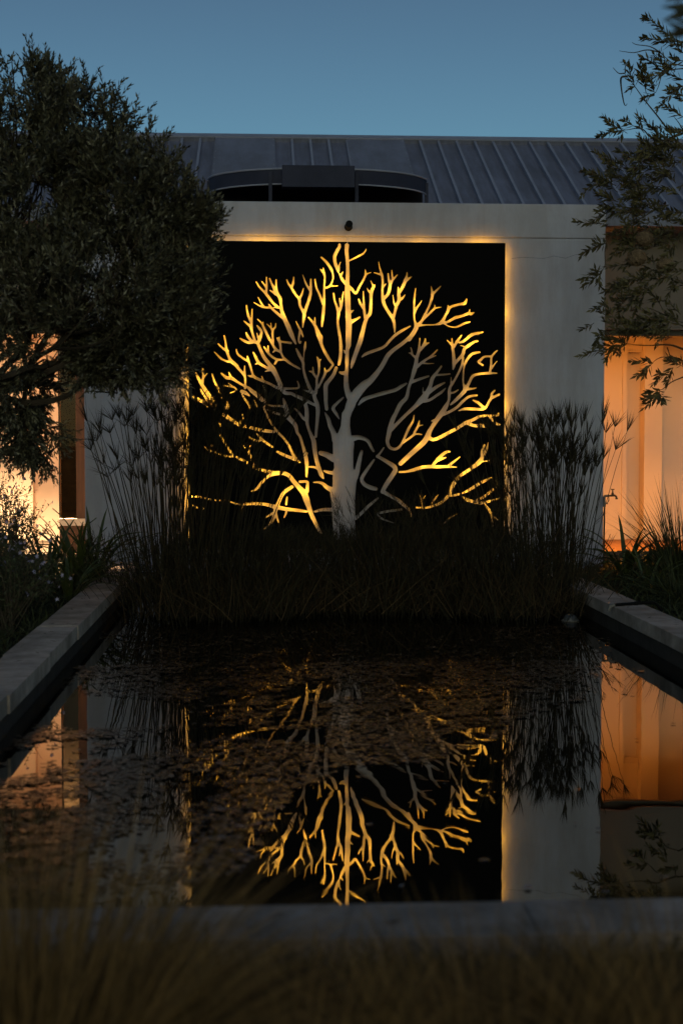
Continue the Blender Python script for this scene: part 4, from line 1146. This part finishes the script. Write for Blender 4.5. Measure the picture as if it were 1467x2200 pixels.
# ================================================================== REEDS
def reed_clump(label, px, Y, n, h, spread, lean=(0, 0), kind='umbel', dry=0.12, arch=0.25, rays=16, raylen=.17, hvar=.25, openmax=1.0):
    b = at(px, 1300, Y); b.z = 0
    rt = root('reed_clump', b, label, 'reeds', 'reeds standing in the pond')
    base = np.array(b)[None] + np.stack([rng.normal(0, spread * .5, n), rng.normal(0, spread * .42, n), np.full(n, -0.12)], 1)
    base[:, 1] = np.minimum(base[:, 1], -0.22)
    off = (base - np.array(b)) / max(spread, .01)
    L = h * (1 - hvar * rng.uniform(0, 1, n) ** 1.3) + 0.12
    D = unit(np.stack([off[:, 0] * arch * .7 + lean[0] + rng.normal(0, .045 if kind != 'fine' else .15, n), np.minimum(off[:, 1] * .12, .08) + lean[1] + rng.normal(0, .05, n), np.ones(n)], 1))
    bend = np.stack([rng.normal(0, .05, n) + off[:, 0] * .05, rng.normal(0, .03, n), -np.abs(rng.normal(0, .02, n))], 1)
    V, Fq, cur = stem_geo(base, D, L, rng.uniform(.0045, .0075, n) if kind != 'fine' else rng.uniform(.0022, .0040, n), bend, 5, .45)
    gs = GEO(); gs.add(V, Fq)
    # broken, dry stems leaning every way
    nd = int(n * dry)
    if nd:
        bd = np.array(b)[None] + np.stack([rng.normal(0, spread * .6, nd), rng.normal(0, spread * .4, nd), np.full(nd, .0)], 1); bd[:, 1] = np.minimum(bd[:, 1], -0.25)
        Dd = unit(np.stack([rng.normal(0, .55, nd), rng.normal(0, .2, nd), np.ones(nd) * .8], 1))
        Vd, Fd, _ = stem_geo(bd, Dd, rng.uniform(.3, .75, nd) * min(h, 1.1), rng.uniform(.002, .0045, nd), rng.normal(0, .12, (nd, 3)), 3, .6)
        gd = GEO(); gd.add(Vd, Fd); gd.build('dry_stems', 'reed_dry', rt, 'stuff')
    gs.build('stems', 'reed_stem', rt, 'stuff')
    tips = cur[:, -1]; tdir = unit(cur[:, -1] - cur[:, -2])
    gh = GEO()
    if kind == 'umbel':
        op = openmax * rng.uniform(.10, 1.0, n) ** 1.3                  # closed brooms .. open stars
        R_ = int(rays * 1.5)
        B = np.repeat(tips, R_, 0); T = np.repeat(tdir, R_, 0); o_ = np.repeat(op, R_)[:, None]
        rd = unit(np.cross(T, rng.normal(size=(n * R_, 3))))
        d = unit(T + rd * (0.15 + 1.1 * o_) * rng.uniform(.6, 1.1, (n * R_, 1)))
        ll = raylen * rng.uniform(.6, 1.15, n * R_)
        bd = np.stack([np.zeros(n * R_), np.zeros(n * R_), -.45 * o_[:, 0] * rng.uniform(.3, 1.2, n * R_)], 1)
        gh.add(*blade_geo(B, d, ll, rng.uniform(.004, .007, n * R_), bd, 3))
    else:
        R_ = 9
        B = np.repeat(cur[:, -2], R_, 0); T = np.repeat(tdir, R_, 0)
        B = B + T * rng.uniform(0, .14, (n * R_, 1))
        d = unit(T + rng.normal(0, .35, (n * R_, 3)))
        gh.add(*blade_geo(B, d, rng.uniform(.05, .12, n * R_), rng.uniform(.003, .006, n * R_), rng.normal(0, .12, (n * R_, 3)), 2))
    # a few long thin leaves from the base
    nl = n // 2
    bl = np.array(b)[None] + np.stack([rng.normal(0, spread * .5, nl), rng.normal(0, spread * .4, nl), np.zeros(nl)], 1); bl[:, 1] = np.minimum(bl[:, 1], -0.25)
    dl = unit(np.stack([rng.normal(0, .4, nl), rng.normal(-.05, .15, nl), np.ones(nl)], 1))
    gh.add(*blade_geo(bl, dl, rng.uniform(.35, .8, nl) * min(1.2, h), rng.uniform(.005, .010, nl), np.stack([rng.normal(0, .3, nl), rng.normal(0, .1, nl), -rng.uniform(0, .35, nl)], 1), 5)) if False else None
    gh.build('heads', 'reed_head', rt, 'stuff')
    if nl:
        g3 = GEO(); g3.add(*blade_geo(bl, dl, rng.uniform(.35, .8, nl) * min(1.1, h), rng.uniform(.005, .010, nl), np.stack([rng.normal(0, .3, nl), rng.normal(0, .08, nl), -rng.uniform(0, .35, nl)], 1), 5))
        g3.build('leaves', 'reed_stem', rt, 'stuff')
    return rt

reed_clump('tall star-headed reeds against the grey wall strip beside the pale window', 352, -2.3, 38, 1.5, .20, (-.04, 0), rays=11, raylen=.2, hvar=.35)
reed_clump('tall thick-stemmed reeds below the panel corner nearest the dense tree', 385, -2.7, 72, 1.5, .24, (0.03, 0), rays=15, hvar=.4, openmax=.7)
reed_clump('tall reeds leaning over the leftmost branches of the cut-out tree', 440, -2.9, 84, 1.58, .24, (.085, 0), rays=16, raylen=.2, hvar=.4, openmax=.7, arch=.14)
reed_clump('low dark rushes between the leaning reeds and the tree trunk', 555, -2.9, 190, .66, .28, (.06, 0), 'fine', .9, hvar=.6, arch=.5)
reed_clump('low tangled rushes right below the cut-out trunk', 690, -2.7, 170, .56, .34, (0, 0), 'fine', 1.0, hvar=.6, arch=.7)
reed_clump('fine upright rushes just beside the cut-out trunk, towards the tap', 835, -2.8, 210, .92, .34, (0, 0), 'fine', .8, hvar=.75, arch=.4)
reed_clump('fine upright rushes below the right-hand branches of the tree', 985, -2.7, 210, .98, .36, (0, 0), 'fine', .8, hvar=.75, arch=.4)
reed_clump('tall broom-headed reeds covering the right-hand edge of the panel', 1115, -2.4, 58, 1.3, .30, (-.04, 0), rays=13, raylen=.17, hvar=.38, openmax=.5)
reed_clump('densest tall broom-headed reeds in front of the blank white wall', 1180, -2.5, 72, 1.42, .28, (0, 0), rays=14, raylen=.18, hvar=.32, openmax=.45)
reed_clump('tall broom-headed reeds beside the tap', 1214, -2.3, 38, 1.47, .13, (-.03, 0), rays=14, raylen=.19, hvar=.35, arch=.08, openmax=.4)
reed_clump('short thin sedge at the pond corner below the grey wall strip', 262, -2.1, 46, .62, .16, (0, 0), 'fine', .2, hvar=.6)
reed_clump('low arching rushes at the foot of the broom-headed reeds', 1090, -3.0, 260, .6, .5, (0, 0), 'fine', 1.0, hvar=.65, arch=.7)
reed_clump('low brown rushes at the foot of the leaning reeds', 470, -3.0, 230, .58, .5, (0, 0), 'fine', .9, hvar=.65, arch=.7)
reed_clump('shaded low rushes under the panel, on the side of the dense tree', 640, -1.3, 420, .5, .9, (0, 0), 'fine', .3, hvar=.5)
reed_clump('shaded low rushes under the panel, on the side of the orange doorway', 930, -1.3, 420, .5, .9, (0, 0), 'fine', .3, hvar=.5)

# ================================================================== BED PLANTS
def strap_plant(label, x, y, z, n, L, W, col='strap_leaf', lift=1.0):
    rt = root('strap_leaf_plant', (x, y, z), label, 'plant', 'strap-leaved plants in the beds')
    a = rng.uniform(0, 6.28, n); fan = rng.uniform(.15, .95, n)
    d = unit(np.stack([np.cos(a) * fan, np.sin(a) * fan, np.full(n, lift)], 1))
    bend = np.stack([np.cos(a) * .25, np.sin(a) * .25, -.25 - .5 * fan], 1) * rng.uniform(.6, 1.2, (n, 1))
    side = unit(np.cross(d, np.array([0, 0, 1.0])) + 1e-6)
    B = np.array([[x, y, z]]) + np.stack([np.cos(a), np.sin(a), np.zeros(n)], 1) * .02
    for k in range(n):
        V, Fq = blade_geo(B[k:k + 1], d[k:k + 1], [L * rng.uniform(.65, 1.15)], [W * rng.uniform(.8, 1.2)], bend[k:k + 1], 8, side=side[k:k + 1])
        V = V.reshape(-1, 2, 3); mid_ = V.mean(1) - np.array([0, 0, W * .18])              # channelled leaf
        V3 = np.stack([V[:, 0], mid_, V[:, 1]], 1).reshape(-1, 3)
        q = []
        for i in range(8):
            q += [(i * 3, i * 3 + 1, i * 3 + 4, i * 3 + 3), (i * 3 + 1, i * 3 + 2, i * 3 + 5, i * 3 + 4)]
        link('leaf', np_mesh('leaf', V3, q), col, rt, smooth=True)
    return rt
def bedpt(px, py, z): return atz(px, py, z)
for lab, px, py, Yd, n, L, W in (
        ('strap-leaved plant with one long leaf reaching over the kerb at the grey wall', 205, 1215, -1.6, 26, .42, .036),
        ('strap-leaved plant just below the dark glazed door', 165, 1200, -1.9, 26, .40, .034),
        ('strap-leaved plant among the purple flowers, farthest from the wall', 105, 1200, -2.1, 24, .42, .034),
        ('strap-leaved plant in front, drooping over the kerb beside the shrub', 150, 1250, -2.7, 30, .34, .026)):
    b = at(px, py, Yd); strap_plant(lab, min(b.x, XL - KW - .05), Yd, .03, n, L * 2.05, W * 1.35, lift=1.5)
for lab, px, Yd, n, L, W in (('strap-leaved plant with upright blunt leaves beside the standpipe', 1345, -1.1, 24, .40, .042), ('lower strap-leaved plant between the standpipe one and the tall grass', 1395, -1.4, 24, .36, .034),
                             ('strap-leaved plant drooping over the kerb beside the black pipe', 1392, -2.4, 22, .3, .028)):
    b = at(px, 1200, Yd); strap_plant(lab, max(b.x, XR + KW + .06), Yd, .03, n, L * 1.75, W * 1.3, lift=1.4)
b = at(200, 1200, -1.4)
# the one long arching leaf against the wall
V, Fq = blade_geo(np.array([[b.x, -1.4, .32]]), unit(np.array([[.7, 0, .75]])), [.46], [.035], np.array([[.35, 0, -.35]]), 8, side=np.array([[0.0, .8, .5]]))
lo = [o for o in bpy.data.objects if o.get('label', '').startswith('strap-leaved plant with one long leaf')][0]
link('leaf', np_mesh('leaf', V, Fq), 'strap_leaf', lo)

def grass_tuft(name, label, cat, x, y, z, n, L, W, material, fan=.8, droop=.8, spread=.1, group=None, seg=6, lmin=.45):
    rt = root(name, (x, y, z), label, cat, group)
    a = rng.uniform(0, 6.28, n); f_ = rng.uniform(.05, 1, n) ** .7 * fan
    d = unit(np.stack([np.cos(a) * f_, np.sin(a) * f_, np.ones(n)], 1))
    bend = np.stack([np.cos(a) * .35 * f_, np.sin(a) * .35 * f_, -droop * f_ * rng.uniform(.4, 1.2, n)], 1) + rng.normal(0, .06, (n, 3))
    rad = spread * np.sqrt(rng.uniform(0, 1, n))
    B = np.array([[x, y, z]]) + np.stack([np.cos(a) * rad, np.sin(a) * rad, np.zeros(n)], 1)
    g_ = GEO(); g_.add(*blade_geo(B, d, L * rng.uniform(lmin, 1.1, n), np.full(n, W) * rng.uniform(.6, 1.3, n), bend, seg))
    g_.build('blades', material, rt, 'stuff')
    return rt
b = at(1475, 1200, -1.7)
grass_tuft('ornamental_grass', 'tall dark arching grass against the orange doorway', 'grass tuft', b.x, -1.7, .03, 420, .92, .010, 'grass_dark', .55, .55, .16)
b = at(1440, 1260, -2.9)
grass_tuft('ornamental_grass', 'low dark grass beside the kerb below the tall doorway grass', 'grass tuft', b.x + .12, -2.9, .03, 420, .5, .008, 'grass_dark', .9, .9, .18)

def shrub(label, x, y, z, hgt, wid, nst, leafL, flowers):
    rt = root('flowering_shrub', (x, y, z), label, 'shrub', 'purple-flowered shrubs in the bed')
    ST = MB(); G = GEO(); FL_ = GEO()
    for k in range(nst):
        a = rng.uniform(0, 6.28); sp_ = rng.uniform(.1, 1) * wid
        tip_ = np.array([x + math.cos(a) * sp_, y + math.sin(a) * sp_, z + hgt * rng.uniform(.55, 1.05) * (1 - .25 * sp_ / wid)])
        b_ = np.array([x, y, z]) + rng.normal(0, .04, 3) * [1, 1, 0]
        mid_ = (b_ + tip_) / 2 + np.array([0, 0, .12 * hgt]) + rng.normal(0, .03, 3)
        Q = branch(ST, [b_, mid_, tip_], .0042, .0012, 4, 5)
        for j in range(3, len(Q)):
            nl = 4
            d = rng.normal(size=(nl, 3)) + np.array([0, 0, .5])
            G.add(*leaf_geo(np.repeat(Q[j][None], nl, 0) + rng.normal(0, .012, (nl, 3)), d, rng.normal(size=(nl, 3)) + [0, 0, 1], rng.uniform(.6, 1.1, nl) * leafL, rng.uniform(.3, .4, nl) * leafL))
        for s_ in range(3):
            e = tip_ + rng.normal(0, .05, 3); branch(ST, [Q[-3], (Q[-3] + e) / 2, e], .0016, .0009, 3, 2)
            nl = 6; G.add(*leaf_geo(Q[-3] + (e - Q[-3]) * rng.uniform(0, 1, (nl, 1)), rng.normal(size=(nl, 3)) + [0, 0, .6], rng.normal(size=(nl, 3)), np.full(nl, leafL * .7), np.full(nl, leafL * .25)))
            if rng.uniform() < flowers:
                d = rng.normal(size=(5, 3)); ax_ = unit(rng.normal(size=3) + [0, -.8, .3])
                u = unit(np.cross(ax_, [0.1, .3, 1])); v = np.cross(ax_, u); an = np.arange(5) * 1.2566
                D = u[None] * np.cos(an)[:, None] + v[None] * np.sin(an)[:, None] + ax_ * .25
                FL_.add(*leaf_geo(np.repeat(e[None], 5, 0), D, np.repeat(ax_[None], 5, 0), np.full(5, .016), np.full(5, .010)))
    ST.build('stems', 'twig', rt)['kind'] = 'stuff'; G.build('foliage', 'shrub_leaf', rt, 'stuff')
    if FL_.n: FL_.build('flowers', 'flower', rt, 'stuff')
sh = [('airy purple-flowered shrub rising in front of the pale yellow window', 20, -3.2, .92, .34, 80, .030, .3),
      ('purple-flowered shrub at the picture edge, tallest of its bed', -30, -2.6, 1.12, .40, 80, .030, .3),
      ('low purple-flowered shrub beside the kerb, farthest from the house', 0, -4.4, .62, .36, 90, .030, .15),
      ('low shrub with few flowers, nearest the kerb below the tall airy shrub', 40, -3.7, .5, .3, 80, .026, .15)]
for lab, px, Y, h, wd, k, ll, fw in sh:
    b = at(px, 1200, Y); shrub(lab, min(b.x, XL - KW - wd * .55), Y, .03, h, wd, k, ll, fw)
# dark low planting that covers both beds
gc = GEO()
def cover(x0, x1, y0, y1, n, L):
    P = np.stack([rng.uniform(x0, x1, n), rng.uniform(y0, y1, n), np.full(n, .03)], 1)
    d = unit(np.stack([rng.normal(0, .45, n), rng.normal(0, .45, n), np.ones(n)], 1))
    gc.add(*blade_geo(P, d, L * rng.uniform(.4, 1.1, n), rng.uniform(.006, .014, n), np.stack([rng.normal(0, .3, n), rng.normal(0, .3, n), -rng.uniform(.1, .7, n)], 1), 4))
cover(XL - KW - 1.6, XL - KW - .03, -8.6, -.1, 9000, .26)
cover(XR + KW + .03, XR + KW + 1.8, -8.2, .3, 9000, .24)
tag(gc.build('ground_cover', 'grass_dark'), 'low dark leafy ground cover filling both beds', 'ground cover', kind='stuff')

# ================================================================== POND WEED
def inside(px, py, poly):
    r = np.zeros(len(px), bool)
    for (x1, y1), (x2, y2) in zip(poly, poly[1:] + poly[:1]):
        r ^= ((y1 > py) != (y2 > py)) & (px < (x2 - x1) * (py - y1) / (y2 - y1 + 1e-9) + x1)
    return r
def fract_noise(x, y, s, seed):
    r = np.random.default_rng(seed); v = 0
    for k in range(7):
        a = r.uniform(0, 6.28); f_ = s * r.uniform(.5, 2.2); v = v + np.sin((x * math.cos(a) + y * 1.0 * math.sin(a)) * f_ + r.uniform(0, 6.28))
    return v / 7
zones = [  # polygon in the picture (laid on the water level), leaves per square metre, clumping
    ([(150, 1360), (1300, 1345), (1320, 1400), (1300, 1440), (130, 1480)], 420, .2),
    ([(170, 1430), (1285, 1420), (1280, 1500), (1080, 1560), (900, 1530), (520, 1520), (180, 1490)], 1100, .05),
    ([(1285, 1425), (1400, 1440), (1390, 1490), (1290, 1500)], 90, .1),
    ([(400, 1490), (1090, 1510), (1100, 1575), (930, 1640), (720, 1650), (700, 1570), (560, 1570), (400, 1560)], 1700, -.05),
    ([(0, 1620), (80, 1560), (190, 1570), (380, 1560), (560, 1590), (700, 1600), (740, 1660), (640, 1700), (600, 1750), (560, 1800), (540, 1870), (380, 1910), (0, 1930)], 1350, .06),
    ([(0, 1590), (110, 1570), (230, 1565), (300, 1650), (330, 1800), (200, 1900), (0, 1900)], 900, .02),
    ([(0, 1600), (200, 1560), (420, 1700), (560, 1840), (300, 1920), (0, 1920)], 500, .12),
    ([(700, 1640), (1450, 1520), (1450, 1930), (540, 1930)], 5, -1)]
G = GEO(); allP = []
for poly, dens, clump in zones:
    W3 = [atz(x, y, WZ) for x, y in poly]
    xs_ = [p.x for p in W3]; ys_ = [p.y for p in W3]
    area = 0.5 * abs(sum(a.x * b.y - b.x * a.y for a, b in zip(W3, W3[1:] + W3[:1])))
    bxa = (max(xs_) - min(xs_)) * (max(ys_) - min(ys_))
    n_ = int(dens * bxa * 1.6)
    x = rng.uniform(min(xs_), max(xs_), n_); y = rng.uniform(min(ys_), max(ys_), n_)
    ok = inside(x, y, [(p.x, p.y) for p in W3]) & (x > XL + .03) & (x < XR - .03) & (y > YF + .02)
    ok &= (fract_noise(x, y * .6, 7.0, 5) * .8 + fract_noise(x, y, 23.0, 9) * .45 + rng.normal(0, .12, n_)) > clump - .12
    allP.append(np.stack([x[ok], y[ok]], 1))
P2 = np.concatenate(allP); n_ = len(P2)
P = np.c_[P2, np.full(n_, WZ + .0045) + rng.uniform(0, .004, n_)]
a = rng.uniform(0, 6.28, n_); tl = np.abs(rng.normal(0, .032, n_)); ta = rng.uniform(0, 6.28, n_)
Nn = unit(np.stack([np.cos(ta) * tl, np.sin(ta) * tl, np.ones(n_)], 1))
ll = rng.uniform(.012, .034, n_) * np.where(rng.uniform(size=n_) < .12, 1.5, 1.0)
# rounded floating leaves, slightly cupped: centre + 7 rim points
u = unit(np.cross(Nn, np.stack([np.cos(a), np.sin(a), np.zeros(n_)], 1))); v = np.cross(Nn, u)
ring = [P + Nn * .0] 
for k in range(7):
    t = 2 * math.pi * k / 7
    rr = ll * (.55 + rng.uniform(-.1, .1, n_))
    ring.append(P + (u * (math.cos(t) * rr)[:, None] + v * (math.sin(t) * rr * .62)[:, None]) + np.array([0, 0, 1]) * rng.uniform(-.0004, .0010, (n_, 1)))
V = np.stack(ring, 1)
V[:, :, 2] = np.maximum(V[:, :, 2], WZ + .0022)
fc = np.array([[0, 1 + k, 1 + (k + 1) % 7] for k in range(7)])[None] + (np.arange(n_) * 8)[:, None, None]
G.add(V.reshape(-1, 3), fc.reshape(-1, 3))
tag(G.build('floating_weed', 'weed'), 'small brown pond-weed leaves floating in drifts', 'pond weed', kind='stuff')

# ================================================================== FOREGROUND GRASSES
fg = [('large blurred tussock of straw-coloured grass, leftmost in front of the kerb', 20, 2.4, .65, 6500, .20, 1.0),
      ('blurred straw tussock in front of the kerb, below the cut-out trunk', 620, 2.35, .415, 5600, .15, 1.1),
      ('wide blurred straw tussock in front of the kerb below the white wall', 1110, 2.4, .42, 7000, .20, 1.1),
      ('blurred straw tussock in front of the kerb, rightmost', 1510, 2.4, .50, 3600, .14, 1.1)]
for lab, px, dep, h, k, spd, fn in fg:
    q = at(px, 2100, -13.3 + dep)
    grass_tuft('grass_tussock', lab, 'grass tuft', q.x, q.y, .03, k, h, .0026, 'grass_straw', fn, .85, spd, 'straw-coloured grass tussocks in front of the kerb', 7, .62)
# dark low grass along the outer foot of the front kerb
n = 9000
P = np.stack([rng.uniform(XL - .4, XR + .4, n), YF - KW - .02 - rng.uniform(0, 1, n) ** 2 * .7, np.full(n, .03)], 1)
d = unit(np.stack([rng.normal(0, .4, n), rng.normal(-.1, .25, n), np.ones(n)], 1))
g_ = GEO(); g_.add(*blade_geo(P, d, rng.uniform(.10, .19, n), rng.uniform(.004, .009, n), np.stack([rng.normal(0, .3, n), rng.normal(0, .2, n), -rng.uniform(.1, .6, n)], 1), 4))
tag(g_.build('low_grass', 'grass_dark'), 'low dark grass along the foot of the front kerb', 'grass', kind='stuff')

# a few fallen leaves on the coping
n = 46; P = []
for k in range(n):
    t = rng.uniform()
    if t < .5: P.append((XL - rng.uniform(.02, KW - .02), rng.uniform(YF + 1.5, YB - .3), KZ + .007))
    elif t < .85: P.append((XR + rng.uniform(.02, KW - .02), rng.uniform(YF + 1.5, YB - .3), KZ + .007))
    else: P.append((rng.uniform(XL + .2, XR - .2), YF - rng.uniform(.03, KW - .03), KZ + .007))
a = rng.uniform(0, 6.28, n)
g_ = GEO(); g_.add(*leaf_geo(np.array(P), np.stack([np.cos(a), np.sin(a), rng.uniform(.0, .25, n)], 1), np.stack([rng.normal(0, .2, n), rng.normal(0, .2, n), np.ones(n)], 1), rng.uniform(.03, .06, n), rng.uniform(.009, .016, n)))
tag(g_.build('fallen_leaves', 'reed_dry'), 'dry fallen leaves scattered on the pond coping', 'leaves', kind='stuff')
